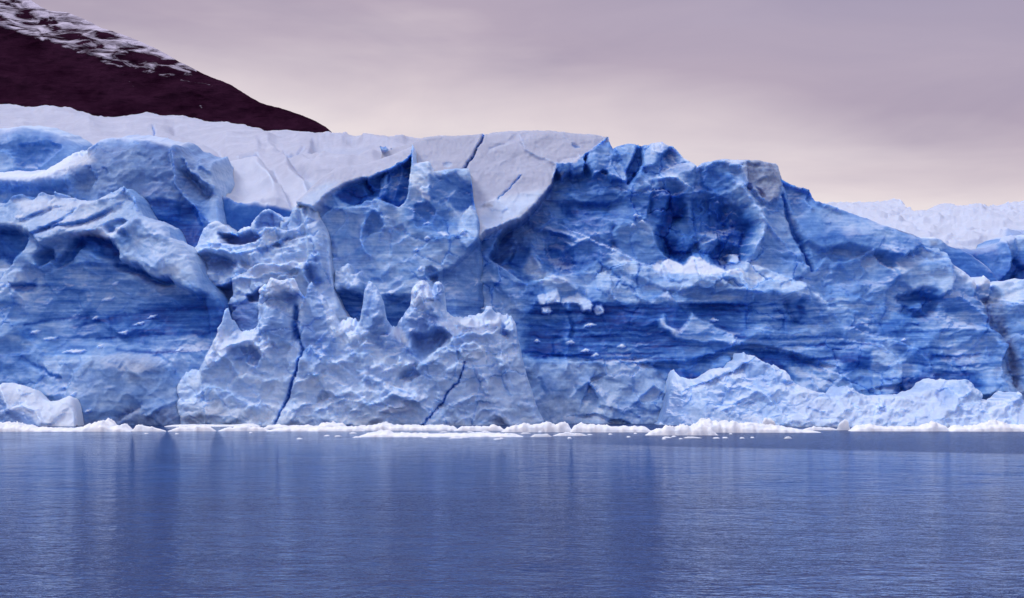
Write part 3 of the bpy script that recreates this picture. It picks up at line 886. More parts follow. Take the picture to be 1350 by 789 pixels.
# blue snow at the slab's lower edge
a.paint("Lv", [(630, 272), (660, 262), (722, 250), (706, 275), (664, 305), (630, 320)], 0.3, 8)
a.paint("Sn", [(640, 200), (680, 205), (700, 215), (670, 235), (640, 225)], 0.78, 14)
a.paint("Sn", [(655, 262), (712, 250), (716, 258), (690, 285), (664, 300), (640, 310), (630, 290)], 0.45, 7)
a.paint("Bl", [(655, 272), (700, 262), (710, 264), (690, 288), (664, 303), (640, 315), (630, 292)], 0.25, 7)
a.ledge([(632, 276), (642, 268), (655, 264), (662, 272)], 1.6, 10)
a.paint("Di", [(632, 273), (645, 271), (650, 274), (636, 276)], 0.4, 2)
a.paint("Bl", [(640, 290), (670, 298), (700, 290), (690, 330), (655, 330), (637, 320)], 0.38, 6)
a.crack([(638, 166), (635, 176), (631, 185), (628, 190), (624, 198), (620, 205), (615, 214), (610, 223)], 2.5, 1.7, 0.85)
a.crack([(686, 231), (681, 237), (677, 241), (672, 248), (666, 254), (657, 263)], 1.0, 0.9, 0.7)
a.ridge([(686, 231), (683, 225), (684, 220)], -0.3, 0.8)
# step from the bright snow lip back into the wall, its shade painted blue-grey
WALL = [(804, 178), (777, 200), (766, 214), (742, 234), (733, 222), (729, 240), (720, 256), (708, 271), (698, 283), (686, 294), (664, 303), (655, 318), (645, 340), (690, 372), (760, 360), (812, 330), (850, 300), (860, 250), (835, 225), (812, 200)]
a.plane(WALL, -4.5, gu=0.06, gv=0.02, w=2.0)
a.paint("Bl", WALL, 0.60, 4)
a.paint("Di", [(728, 240), (708, 272), (664, 304), (650, 335), (690, 330), (720, 290), (740, 250)], 0.20, 8)
a.paint("Bl", [(700, 275), (728, 240), (740, 240), (735, 290), (715, 330), (680, 335), (655, 335)], 0.56, 6)
a.plane([(804, 180), (809, 194), (818, 215), (812, 232), (795, 225), (782, 232), (773, 216), (776, 200), (790, 190)], -0.5, gu=-0.07, gv=0.05, w=2)
a.paint("Bl", [(804, 180), (809, 194), (822, 220), (812, 232), (795, 225), (782, 232), (773, 216), (776, 200), (790, 190)], 0.42, 3)
a.paint("Sn", [(796, 172), (803, 172), (806, 184), (799, 182)], 0.6, 2)
a.paint("Di", [(797, 178), (803, 177), (804, 185), (799, 184)], 0.5, 2)
a.plane([(752, 214), (764, 204), (772, 212), (770, 226), (756, 232), (750, 226)], -0.5, gu=0.10, w=2)
a.paint("Bl", [(752, 216), (764, 206), (771, 216), (768, 228), (752, 230)], 0.48, 3)
a.plane([(806, 212), (820, 215), (828, 232), (826, 240), (805, 240), (800, 225)], 0.5, gu=-0.05, gv=0.1, w=2)
a.paint("Bl", [(806, 214), (820, 215), (829, 232), (824, 240), (800, 232)], 0.25, 4)
a.ledge([(775, 232), (790, 226), (806, 232), (826, 240)], 1.6, 12)
a.over([(740, 262), (770, 266), (800, 268), (822, 262)], 2.0, 14, 3)
a.paint("Bl", [(738, 262), (760, 270), (795, 262), (818, 275), (815, 285), (780, 282), (745, 280)], 0.82, 5)
a.ledge([(735, 250), (760, 254), (790, 252)], 1.5, 10)
a.ledge([(735, 283), (760, 290), (790, 286), (815, 292)], 2.0, 16)
a.ridge([(722, 300), (740, 306), (756, 312)], 1.6, 3)
a.over([(723, 303), (738, 308), (750, 314)], 2.2, 8, 1.5)
a.paint("Bl", [(724, 299), (738, 304), (752, 313), (740, 312), (726, 306)], 0.75, 2)
a.dome([(718, 312), (735, 312), (755, 325), (760, 350), (740, 355), (722, 340)], -2.2, 10)
a.paint("Bl", [(718, 310), (735, 312), (755, 325), (762, 350), (738, 355), (720, 335)], 0.66, 6)
# lumpy peaks over the cave
a.plane([(812, 194), (830, 187), (842, 189), (838, 215), (830, 235), (822, 220)], 0.5, gu=0.05, gv=0.05, w=2.5)
a.paint("Bl", [(812, 192), (830, 186), (842, 189), (836, 205), (826, 225), (820, 212)], 0.26, 4)
a.plane([(842, 190), (848, 190), (848, 215), (840, 228), (828, 241), (827, 225), (836, 205)], -3.0, gu=-0.06, w=2.2)
a.paint("Bl", [(840, 192), (850, 192), (846, 222), (828, 242), (829, 222)], 0.72, 3)
a.crack([(843, 224), (836, 232), (828, 241)], 2.0, 2.0, 0.95)
a.plane([(850, 190), (873, 186), (888, 192), (875, 205), (862, 220), (850, 222), (846, 205)], 1.0, gu=-0.02, gv=0.06, w=2.5)
a.paint("Bl", [(850, 190), (870, 187), (882, 190), (868, 204), (852, 222), (846, 208)], 0.3, 4)
a.paint("Sn", [(858, 186), (873, 184), (880, 190), (868, 202), (858, 204)], 0.5, 3)
a.ridge([(859, 186), (862, 198), (870, 202)], 0.8, 2.5)
a.ridge([(846, 224), (835, 240), (831, 252)], 2.0, 5)
a.paint("Bl", [(848, 222), (862, 238), (855, 252), (838, 256), (830, 250), (838, 236)], 0.38, 4)
a.dome([(832, 236), (845, 226), (862, 238), (858, 250), (836, 256)], 2.0, 9)
a.plane([(885, 195), (905, 209), (918, 218), (910, 232), (895, 225), (880, 215), (875, 205)], -1.0, gu=0.08, gv=0.08, w=3)
a.paint("Bl", [(868, 204), (885, 195), (912, 222), (916, 236), (895, 230), (868, 236), (862, 224)], 0.58, 5)
a.paint("Bl", [(884, 190), (905, 206), (922, 219), (918, 224), (900, 210), (884, 196)], 0.22, 2.5)
# the cave
CAVE = [(856, 264), (862, 250), (872, 243), (890, 241), (902, 250), (908, 262), (918, 262), (935, 254), (955, 258), (972, 266), (984, 274), (990, 286), (997, 300), (996, 308), (988, 318), (986, 332),
        (982, 345), (972, 343), (964, 352), (952, 354), (946, 348), (936, 338), (920, 334), (905, 346), (890, 342), (876, 336), (868, 322), (864, 306), (855, 292)]
a.add(CAVE, -2.6, 9, gu=-0.03, gv=-0.035)
a.dome([(880, 262), (930, 250), (975, 268), (994, 300), (982, 343), (950, 350), (905, 344), (880, 330), (868, 300)], -2.6, 34)
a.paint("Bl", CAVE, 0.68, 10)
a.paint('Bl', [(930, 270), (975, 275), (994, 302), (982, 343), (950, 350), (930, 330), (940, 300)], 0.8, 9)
a.over([(885, 262), (915, 262), (940, 262), (970, 270)], 1.2, 14, 3)
a.ledge([(905, 300), (930, 292), (955, 300)], 1.2, 14)
a.ledge([(925, 322), (945, 312), (975, 318)], 1.2, 12)
a.ridge([(945, 262), (950, 290), (945, 320)], 0.9, 5)
a.paint("Fa", CAVE, 1.6, 6)
a.paint("St", CAVE, 0.3, 4)
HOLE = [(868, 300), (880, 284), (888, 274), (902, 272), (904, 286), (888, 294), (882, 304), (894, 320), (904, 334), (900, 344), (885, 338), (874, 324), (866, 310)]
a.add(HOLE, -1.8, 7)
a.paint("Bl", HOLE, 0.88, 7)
a.dome([(858, 262), (872, 254), (884, 262), (880, 278), (870, 288), (858, 282)], 1.6, 9)
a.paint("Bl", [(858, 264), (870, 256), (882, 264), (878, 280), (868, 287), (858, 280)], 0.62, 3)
a.dome([(885, 325), (900, 312), (916, 308), (918, 320), (908, 335), (895, 342)], 2.0, 9)
a.paint("Bl", [(900, 312), (916, 308), (918, 318), (905, 330), (892, 330)], 0.66, 4)
a.dome([(922, 308), (935, 302), (948, 308), (950, 322), (942, 334), (924, 332)], 2.2, 10)
a.paint("Bl", [(924, 310), (938, 303), (950, 310), (948, 325), (930, 332)], 0.56, 5)
a.dome([(950, 300), (975, 296), (985, 305), (978, 325), (955, 328)], 2.0, 9)
a.dome([(960, 336), (966, 332), (978, 333), (978, 344), (964, 346)], 3.5, 5)
a.paint("Bl", [(962, 335), (976, 333), (978, 344), (964, 346)], 0.3, 2)
a.ridge([(892, 242), (904, 250), (909, 266), (912, 290)], 1.4, 8)
a.paint("Bl", [(897, 242), (908, 252), (915, 270), (914, 285), (907, 285), (903, 262)], 0.45, 4)
a.crack([(917, 272), (919, 285), (918, 300)], 0.8, 1.6, 0.88)
a.ridge([(866, 238), (880, 234), (895, 239), (907, 248)], 2.2, 3.2)
a.paint("Bl", [(866, 237), (880, 234), (895, 238), (907, 247)], 0.28, 3, line=True)
# blue wall between the peaks and the brown block
a.plane([(918, 222), (955, 216), (975, 222), (980, 240), (960, 252), (935, 250), (915, 248)], -1.5, gv=0.04, w=4)
a.paint("Bl", [(912, 224), (930, 220), (955, 222), (968, 245), (950, 256), (920, 258), (905, 240)], 0.62, 6)
a.paint("Bl", [(922, 214), (960, 212), (985, 215), (980, 240), (960, 228), (930, 220)], 0.30, 4)
a.paint("Sn", [(950, 209), (980, 210), (985, 218), (960, 216)], 0.5, 3)
BLK = [(982, 213), (1000, 211), (1027, 214), (1030, 228), (1029, 245), (1024, 262), (1012, 270), (1000, 262), (990, 250), (982, 245), (978, 228)]
a.plane(BLK, 1.2, gu=-0.03, gv=0.04, w=2)
a.paint("Bl", BLK, 0.34, 3)
a.paint("Di", BLK, 0.52, 5)
a.paint("Sn", BLK, 0.2, 3)
a.dome([(982, 243), (990, 243), (993, 252), (986, 253)], -1.2, 4)
a.paint("Bl", [(982, 243), (990, 243), (993, 252), (986, 253)], 0.75, 3)
a.paint("Di", [(982, 243), (990, 243), (993, 252), (986, 253)], 0.1, 3)
a.dome([(996, 247), (1003, 250), (1008, 262), (1000, 258)], -1.2, 4)
a.paint("Bl", [(996, 247), (1003, 250), (1010, 264), (1000, 258)], 0.85, 2)
a.ledge([(955, 218), (975, 217), (985, 222), (984, 238)], 1.5, 10)
# bright rib on the cave's right
a.ridge([(962, 234), (975, 248), (986, 262), (997, 276), (1004, 292), (1003, 308), (996, 322), (990, 340)], 3.4, 8)
a.paint("Bl", [(972, 246), (986, 262), (998, 276), (1004, 292), (1003, 308), (997, 320)], 0.18, 8, line=True)
a.plane([(1012, 300), (1030, 318), (1050, 340), (1060, 360), (1045, 372), (1020, 362), (1000, 345), (1003, 320)], 0.6, gu=0.02, gv=0.03, w=4)
a.paint("Bl", [(1012, 300), (1030, 318), (1050, 340), (1060, 360), (1045, 372), (1020, 362), (1000, 345), (1003, 320)], 0.40, 6)
a.ridge([(1004, 290), (1018, 305), (1035, 322), (1050, 338), (1062, 355)], 1.4, 3)
a.crack([(1034, 258), (1039, 275), (1045, 292), (1050, 308), (1060, 325), (1066, 340), (1070, 356)], 2.4, 4.0, 0.84)
a.paint("Bl", [(1010, 268), (1030, 262), (1040, 290), (1044, 310), (1025, 305), (1012, 290)], 0.42, 6)
# right-hand slope
RS = [(1032, 236), (1070, 252), (1078, 266), (1120, 280), (1205, 311), (1215, 325), (1190, 345), (1160, 335), (1120, 325), (1080, 330), (1062, 318), (1045, 275)]
a.plane(RS, 0.5, gu=0.01, gv=0.09, w=5)
a.paint("Fa", RS, 0.35, 6)
a.paint("Bg", RS, 0.5, 6)
a.paint("Bl", RS, 0.52, 6)
a.paint("Bl", [(1070, 250), (1080, 268), (1150, 296), (1206, 315), (1200, 322), (1140, 308), (1085, 290), (1068, 280)], 0.42, 6)
a.ridge([(1067, 250), (1063, 262), (1072, 275)], 1.2, 3)
a.paint("Di", [(1180, 300), (1206, 308), (1205, 313), (1182, 305)], 0.5, 2)
a.paint("Di", [(1050, 242), (1068, 248), (1068, 252), (1052, 246)], 0.4, 2)
a.paint("Bl", [(1155, 322), (1180, 335), (1180, 355), (1160, 350), (1150, 335)], 0.62, 6)
a.ledge([(1058, 350), (1075, 355), (1090, 338), (1100, 345), (1120, 343), (1148, 330), (1158, 345), (1180, 360)], 1.6, 18)
a.over([(1135, 341), (1150, 334), (1154, 328)], 1.2, 8)
FAC = [(1178, 358), (1182, 345), (1194, 335), (1215, 340), (1245, 352), (1256, 366), (1250, 385), (1235, 392), (1205, 385), (1185, 372)]
a.plane(FAC, 1.8, gu=0.015, gv=0.05, w=3)
a.paint("Bl", FAC, 0.30, 5)
a.paint("Fa", FAC, 0.5, 5)
a.ledge([(1194, 334), (1215, 340), (1245, 352)], 1.6, 18)
a.paint("Bl", [(1212, 325), (1252, 332), (1253, 347), (1290, 375), (1285, 385), (1255, 362), (1215, 338)], 0.24, 4)
a.paint("Sn", [(1255, 348), (1280, 362), (1292, 378), (1285, 378), (1262, 362)], 0.6, 3)
HOL = [(1182, 392), (1200, 386), (1215, 380), (1232, 384), (1238, 398), (1234, 410), (1222, 420), (1205, 421), (1188, 412), (1192, 402)]
a.add(HOL, -2.4, 5)
a.paint("Bl", HOL, 0.72, 6)
a.dome([(1195, 402), (1215, 398), (1218, 410), (1200, 410)], 2, 7)
a.paint("Bl", [(1195, 400), (1215, 398), (1218, 412), (1200, 408)], 0.5, 4)
# right end
a.plane([(1290, 378), (1312, 376), (1322, 390), (1320, 402), (1300, 402), (1285, 390)], -2.0, w=4)
a.paint("Sn", [(1288, 372), (1297, 362), (1312, 376), (1300, 382)], 0.72, 2.5)
a.paint("Bl", [(1310, 370), (1352, 366), (1400, 370), (1400, 400), (1330, 396)], 0.2, 5)
a.ledge([(1315, 392), (1335, 398), (1355, 402), (1380, 400)], 2.0, 18)
a.paint("Di", [(1304, 396), (1305, 408), (1310, 425), (1324, 440), (1331, 455), (1334, 470), (1341, 490), (1346, 520)], 0.62, 7, line=True)
a.paint("Di", [(1300, 392), (1322, 392), (1326, 425), (1334, 450), (1320, 450), (1304, 420)], 0.42, 7)
a.ridge([(1305, 398), (1310, 425), (1324, 440), (1333, 465), (1345, 510)], -2.5, 6)
a.ledge([(1285, 432), (1300, 432), (1318, 442), (1325, 455), (1320, 480), (1325, 500)], 2.0, 20)
a.ridge([(1262, 392), (1275, 402), (1290, 412), (1300, 420)], 1.5, 4)
# snow shelf under the cave
SH = [(806, 328), (822, 336), (846, 348), (862, 350), (872, 342), (884, 341), (902, 348), (913, 337), (926, 339), (940, 350), (955, 356), (972, 352), (990, 338), (1000, 346), (1022, 364), (1060, 376), (1064, 395), (1000, 388), (940, 385), (880, 382), (830, 365), (800, 345)]
a.plane(SH, 1.1, gu=0.0, gv=0.06, w=4)
a.paint('Fa', SH, 1.35, 5)
a.paint('Bg', SH, 1.4, 5)
a.paint("Bl", SH, 0.22, 6)
a.paint("Sn", [(860, 351), (872, 343), (884, 342), (902, 349), (913, 338), (926, 340), (940, 351), (955, 357), (975, 354), (980, 362), (940, 364), (900, 362), (868, 358)], 0.75, 2)
a.ledge([(770, 310), (785, 318), (806, 328), (822, 336), (846, 348)], 1.8, 24)
PLATE = [(804, 300), (815, 296), (850, 292), (860, 302), (867, 322), (880, 340), (868, 346), (862, 349), (846, 346), (824, 336), (808, 322)]
a.plane(PLATE, 0.2, gu=0.02, gv=-0.02, w=2)
a.paint("Bl", PLATE, 0.46, 4)
a.paint("Fa", PLATE, 0.4, 3)
a.ridge([(808, 300), (806, 315), (810, 325)], -1.8, 4)
for q in ((839, 286, 5), (845, 294, 4.5), (834, 298, 4), (809, 329, 4), (949, 265, 2.5)):
    p = [(q[0] - q[2], q[1] + 1.5), (q[0] - 1, q[1] - q[2] * .45), (q[0] + q[2], q[1] + 1), (q[0], q[1] + 1.6)]
    a.add(p, 1.0, 0.8)
    a.paint("Sn", p, 0.74, 0.8)
    a.paint("Bl", p, 0.0, 0.8)
# banded blue ice across the middle
a.paint("St", [(690, 388), (1000, 380), (1320, 400), (1320, 500), (690, 475)], 1.15, 10)
a.paint("Fa", [(690, 392), (960, 395), (1000, 470), (690, 475)], 0.45, 8)
a.paint("Bl", [(688, 398), (780, 398), (905, 402), (1000, 398), (990, 430), (975, 470), (900, 490), (860, 470), (690, 468)], 0.66, 13)
a.paint("Bl", [(780, 402), (905, 400), (960, 420), (930, 450), (780, 455)], 0.76, 14)
a.paint("Bl", [(905, 400), (965, 400), (975, 412), (945, 418), (918, 416)], 0.92, 3)
a.over([(905, 400), (940, 401), (972, 402)], 2.0, 10)
for k_, (v0, ua, ub) in enumerate(((401, 700, 870), (406, 790, 985), (413, 695, 840), (419, 770, 930), (425, 700, 820), (431, 790, 955), (438, 700, 900), (444, 760, 980), (450, 695, 860), (456, 720, 940), (462, 690, 800), (468, 700, 870), (474, 780, 900),
                                   (404, 990, 1100), (412, 1020, 1085), (447, 1000, 1110), (456, 1040, 1150), (463, 1210, 1300), (430, 1120, 1210), (440, 1180, 1300), (476, 1050, 1150), (484, 1200, 1290), (426, 980, 1060), (494, 1215, 1300))):
    ln = [(ua + (ub - ua) * t_, v0 + 1.6 * math.sin(ua * .3 + t_ * 5 + k_) - (ua + (ub - ua) * t_ - 850) * 0.006) for t_ in (0, .25, .5, .75, 1)]
    a.paint("Bl", ln, 0.86 if k_ < 13 else 0.74, 1.5 + (k_ % 3) * 0.5, line=True)
    a.ridge(ln, -0.22, 2.2)
a.plane([(690, 405), (700, 400), (695, 430), (690, 465), (735, 468), (740, 405)], -1.5, w=9)
a.paint("Bl", [(700, 425), (745, 420), (745, 465), (692, 465)], 0.85, 4)
a.over([(690, 464), (740, 468), (790, 474), (850, 470)], 1.2, 6)
a.ledge([(700, 475), (760, 478), (800, 474)], 1.0, 14)
a.crack([(750, 415), (755, 430), (752, 445)], 1.5, 3, 0.85)
a.ridge([(748, 400), (752, 430), (748, 460), (746, 490)], 1.6, 4)
# ledges and blocks hung on the band
for pts in ([(709, 392), (715, 388), (736, 384), (738, 394), (737, 400), (712, 402)], [(740, 398), (742, 393), (755, 391), (762, 388), (772, 392), (776, 396), (782, 404), (778, 411), (768, 410), (760, 402), (745, 400), (742, 403)],
            [(783, 409), (786, 404), (792, 403), (796, 409), (794, 414), (785, 414)], [(715, 406), (722, 404), (727, 410), (722, 414), (714, 412)]):
    a.jump(pts, 1.0, 1.8)
    a.plane(pts, 1.2, gu=0.05, gv=0.10, w=1.6)
    a.paint("Sn", pts, 0.3, 1.5)
    a.paint("Bl", pts, 0.2, 1.5)
    a.paint("Fa", pts, 1.3, 2)
    a.paint("Cr", pts, 0.8, 2)
for q in ((771, 462, 5), (784, 468, 5), (820, 457, 6), (778, 429, 8), (752, 451, 6), (1190, 448, 4), (942, 421, 5), (964, 452, 4), (708, 450, 4)):
    p = [(q[0] - q[2], q[1] + 1), (q[0], q[1] - q[2] * .4), (q[0] + q[2], q[1]), (q[0], q[1] + 2)]
    a.add(p, 1.0, 1)
    a.paint("Sn", p, 0.74, 1)
    a.paint("Bl", p, 0.1, 1)
# upper middle: light shoulders and scallops
a.ridge([(700, 332), (708, 340), (712, 352), (730, 364), (748, 372), (760, 384)], 2.0, 6)
a.paint("Bl", [(700, 330), (710, 335), (718, 358), (748, 366), (762, 385), (745, 384), (705, 372), (690, 350)], 0.2, 5)
a.paint("Sn", [(718, 360), (745, 366), (752, 374), (732, 374)], 0.5, 4)
a.ledge([(655, 350), (672, 352), (692, 360), (715, 360)], 2.2, 22)
a.over([(640, 338), (660, 330), (690, 322), (702, 332)], 1.5, 16, 3)
a.dome([(785, 360), (800, 355), (808, 372), (800, 392), (785, 380)], 1.4, 8)
a.ridge([(805, 372), (806, 388), (815, 398)], 1.4, 4)
a.ridge([(830, 378), (832, 388), (850, 396), (860, 400)], 1.2, 4)
a.paint("Bl", [(770, 358), (860, 362), (905, 385), (905, 398), (800, 398), (765, 388)], 0.34, 9)
a.ledge([(870, 390), (880, 386), (890, 398)], 1.6, 10)
a.paint("Sn", [(868, 392), (878, 386), (888, 396)], 0.4, 3)
a.ledge([(905, 372), (915, 364), (940, 366), (965, 378), (985, 382)], 1.6, 18)
a.paint("Bl", [(908, 372), (960, 372), (985, 385), (970, 398), (910, 396)], 0.36, 5)
a.paint("Di", [(910, 372), (955, 372), (965, 395), (912, 396)], 0.12, 5)
WED = [(868, 421), (875, 415), (880, 432), (895, 440), (905, 428), (912, 412), (922, 420), (940, 428), (960, 440), (970, 446), (975, 455), (950, 452), (925, 452), (890, 446), (870, 432)]
a.jump(WED, 1.4, 2)
a.paint("Bl", WED, 0.34, 4)
a.paint("Sn", [(870, 420), (878, 430), (892, 438), (905, 432), (890, 443), (872, 428)], 0.5, 2.5)
a.paint("Cr", [(935, 432), (975, 440), (980, 455), (945, 450)], 0.8, 4)
a.ledge([(960, 445), (968, 448), (970, 456)], 1.4, 8)
# deep blue strip above the rubble heap
a.paint("Bl", [(855, 478), (880, 484), (925, 494), (950, 484), (972, 474), (975, 462), (1005, 460), (1050, 468), (1085, 480), (1090, 492), (1060, 502), (1020, 486), (990, 492), (940, 505), (880, 500)], 0.92, 4)
a.over([(860, 478), (905, 478), (940, 468), (975, 455), (1010, 458), (1050, 466), (1080, 476)], 3.0, 16, 3)
a.paint("Bl", [(1100, 468), (1148, 462), (1148, 486), (1115, 488)], 0.80, 4)
a.paint("Bl", [(1180, 420), (1205, 415), (1190, 445), (1150, 440)], 0.66, 5)
a.ledge([(1140, 452), (1160, 455), (1175, 468), (1188, 482), (1188, 500)], 2.2, 16)
a.paint("Bl", [(1145, 455), (1160, 458), (1175, 470), (1187, 484), (1186, 510), (1150, 512), (1148, 480)], 0.34, 4)
a.over([(1150, 512), (1188, 505), (1190, 520)], 2, 8)
a.ledge([(1168, 447), (1190, 452), (1205, 462), (1222, 474), (1228, 490)], 1.8, 16)
a.paint("Bl", [(1172, 450), (1200, 462), (1216, 474), (1190, 478)], 0.55, 4)
a.paint("Bl", [(1188, 500), (1225, 495), (1250, 485), (1300, 500), (1296, 515), (1240, 500), (1215, 518), (1170, 524)], 0.84, 4)
a.over([(1225, 468), (1260, 470), (1300, 466)], 1.3, 6)
a.paint("Bl", [(1225, 466), (1260, 468), (1302, 464), (1302, 472), (1250, 476), (1225, 474)], 0.86, 3)
a.paint("Bl", [(1240, 440), (1300, 440), (1320, 470), (1322, 510), (1300, 520), (1290, 490), (1250, 460)], 0.40, 8)
a.paint("Bl", [(1030, 478), (1110, 490), (1130, 512), (1060, 506)], 0.34, 5)
a.ledge([(1095, 488), (1118, 500), (1128, 512)], 1.6, 10)
a.ridge([(1035, 395), (1042, 410), (1050, 425)], -2.0, 4)
a.paint("Bl", [(1045, 400), (1056, 395), (1062, 415), (1055, 420)], 0.85, 4)
a.ledge([(1068, 386), (1080, 392), (1088, 402)], 2.0, 14)
a.paint("Bl", [(1068, 386), (1080, 388), (1090, 402), (1082, 402)], 0.15, 2.5)
a.ledge([(1118, 388), (1132, 394), (1145, 410)], 1.6, 12)
a.ledge([(985, 436), (1010, 430), (1040, 440), (1070, 432)], 1.8, 16)
a.ledge([(975, 345), (1005, 352), (1030, 366), (1058, 374)], 1.8, 24)
a.ridge([(978, 370), (988, 385), (992, 395)], 1.4, 4)
# lower grey-lavender apron
AP = [(600, 500), (690, 476), (760, 482), (850, 482), (900, 500), (905, 566), (600, 566)]
a.paint("Bl", AP, 0.32, 8)
a.paint("Di", AP, 0.17, 10)
a.paint("St", AP, 0.25, 8)
a.paint("Bg", AP, 0.6, 8)
a.paint("Di", [(690, 520), (740, 520), (790, 545), (850, 545), (900, 550), (905, 562), (690, 562)], 0.26, 8)
a.ledge([(772, 520), (778, 505), (785, 520), (790, 535), (800, 537)], -1.8, 10)
a.ridge([(838, 530), (850, 518), (862, 506), (872, 516), (885, 522)], 1.6, 3)
a.ridge([(870, 495), (890, 510), (901, 525), (901, 545)], -2.6, 6)
a.ridge([(765, 510), (778, 500), (785, 510)], 1.0, 2.5)
a.over([(762, 548), (785, 545), (805, 552)], 1.6, 6)
a.ridge([(692, 486), (689, 500), (694, 520), (705, 540)], 0.9, 2.5)
a.ridge([(686, 498), (675, 512), (662, 524), (655, 532)], -2.5, 6)
a.paint("Di", [(686, 498), (675, 512), (662, 524), (655, 532)], 0.35, 6, line=True)
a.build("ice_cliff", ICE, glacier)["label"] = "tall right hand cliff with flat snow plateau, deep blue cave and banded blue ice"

# --- blocks behind the right end
a = Sheet([(1150, 345), (1180, 322), (1200, 314), (1213, 311), (1235, 311), (1243, 314), (1252, 321), (1260, 325), (1273, 327), (1283, 333), (1295, 341), (1305, 349), (1312, 357), (1322, 372), (1340, 400), (1370, 440)],
          1150, 1365, 322, lean=0.12, vfoot=450, blue=0.62, strata=0.6, facet=0.3, big=0.5, crest_jag=0.4, seed=18, round_w=3, round_d=3)
a.paint("Bl", [(1213, 308), (1245, 310), (1258, 322), (1240, 330), (1215, 325)], 0.32, 3)
a.paint("Sn", [(1213, 306), (1240, 308), (1243, 314), (1215, 314)], 0.7, 2)
a.paint("Di", [(1225, 316), (1236, 316), (1236, 326), (1228, 326)], 0.4, 3)
a.paint("Sn", [(1273, 327), (1283, 333), (1297, 343), (1308, 352)], 0.7, 1.5, line=True)
a.build("serac", ICE, glacier)["label"] = "smooth banded blue block behind the right end of the cliff"

a = Sheet([(1190, 330), (1240, 326), (1260, 325.5), (1285, 327), (1300, 327), (1315, 322), (1325, 312), (1335, 309), (1352, 308), (1400, 305), (1500, 310), (1620, 316)],
          1190, 2300, 342, lean=0.14, vfoot=470, blue=0.66, strata=0.5, facet=0.6, big=0.9, crest_jag=0.8, seed=21, round_w=4, round_d=4)
a.paint("Bl", [(1310, 316), (1330, 306), (1400, 300), (1400, 322), (1335, 330), (1318, 340)], 0.36, 6)
a.ridge([(1322, 322), (1328, 340), (1326, 356), (1318, 366)], 3, 6)
a.ridge([(1338, 345), (1344, 355), (1338, 368)], -3, 5)
a.paint("Bl", [(1332, 345), (1352, 338), (1360, 370), (1330, 372)], 0.85, 5)
a.build("serac", ICE, glacier)["label"] = "dark blue inner wall at the far right"

# --- distant snow on the right
a = Sheet([(1000, 275), (1060, 268), (1100, 266.5), (1112, 265), (1125, 265.5), (1140, 264), (1160, 263), (1180, 262), (1187, 263.5), (1192, 268), (1197, 273), (1205, 276), (1213, 278.5), (1220, 277),
           (1232, 271), (1245, 268), (1258, 267), (1272, 266.5), (1283, 268), (1292, 272), (1300, 273.5), (1308, 271), (1318, 268), (1330, 266), (1345, 266), (1380, 262), (1450, 266), (1700, 272)],
          1000, 2800, 0, leanf=[(360, 390), (330, 395), (315, 412), (300, 455), (285, 540), (270, 650), (255, 710)], vfoot=352, du=1.6, dv=1.0,
          blue=0.10, snow=0.72, strata=0.1, facet=0.35, big=1.3, crest_jag=0.4, seed=24, round_w=2, round_d=1)
a.Lv[:] = 0.6
a.ridge([(1170, 290), (1185, 282), (1192, 278)], -2, 3)
a.ledge([(1178, 292), (1200, 284), (1230, 284), (1262, 280), (1290, 274)], 3.5, 16, 3)
a.ledge([(1225, 292), (1255, 285), (1290, 280), (1300, 284)], 2.5, 12, 3)
a.ledge([(1100, 272), (1130, 274), (1160, 284), (1190, 298)], 2.5, 18, 3)
a.ledge([(1300, 276), (1325, 284), (1350, 280), (1400, 284)], 2.5, 12, 3)
a.ledge([(1250, 322), (1275, 312), (1310, 312), (1350, 312)], 3, 16, 3)
a.paint("Bl", [(1322, 312), (1345, 305), (1400, 306), (1400, 325), (1325, 325)], 0.5, 5)
a.paint("Sn", [(1322, 312), (1345, 305), (1400, 306), (1400, 325), (1325, 325)], 0.3, 5)
a.build("snowfield", ICE, glacier, dirv=(0, -0.35, 0.6), back=(2, 6, 14, 30, 60), back_slope=0.0)["label"] = "distant rolling white snow behind the right end of the cliff"

# --- left face from the water to the jagged brow
a = Sheet([(-240, 262), (-120, 258), (-60, 262), (0, 266), (5, 260), (12, 254.5), (20, 252), (28, 258), (33, 260), (40, 252), (47, 249), (52, 252.5), (58, 261), (63, 253), (66, 249), (70, 256),
           (80, 258), (90, 257), (97, 262), (105, 261), (125, 258), (133, 252), (145, 245.5), (155, 240.5), (161, 246), (170, 254), (176, 261), (180, 270), (187, 284), (196, 287), (206, 290.5),
           (215, 296), (222, 305), (228, 314), (237, 320), (245, 325), (255, 337), (262, 352), (268, 366), (280, 382), (292, 400), (302, 425), (320, 455), (345, 480), (370, 520)],
          -900, 370, 299, lean=0.09, vfoot=566, blue=0.36, strata=0.5, facet=0.7, big=0.8, crest_jag=1.0, seed=28, round_w=3, round_d=2.5)
UP = [(-240, 255), (0, 262), (50, 250), (97, 260), (155, 241), (180, 270), (190, 290), (175, 310), (140, 300), (95, 312), (60, 325), (30, 300), (-240, 300)]
a.plane(UP, 0.5, gu=0.0, gv=0.13, w=5)
a.paint("Bl", UP, 0.24, 6)
a.paint("Di", UP, 0.12, 6)
a.paint("St", UP, 0.15, 6)
a.paint("Fa", UP, 0.6, 6)
a.paint("Sn", [(10, 262), (60, 258), (105, 266), (130, 262), (100, 275), (30, 280)], 0.5, 5)
a.over([(33, 288), (45, 282), (60, 273), (66, 272)], 2.0, 7)
a.paint("Bl", [(33, 288), (48, 279), (64, 271), (66, 275), (52, 284), (38, 290)], 0.5, 2)
a.paint("Sn", [(20, 284), (27, 282), (30, 285), (24, 288)], 0.74, 1.5)
a.ledge([(82, 296), (92, 284), (102, 268), (120, 262), (140, 262)], 1.6, 12)
a.over([(70, 300), (95, 296), (115, 290), (132, 280), (146, 271)], 2.6, 9)
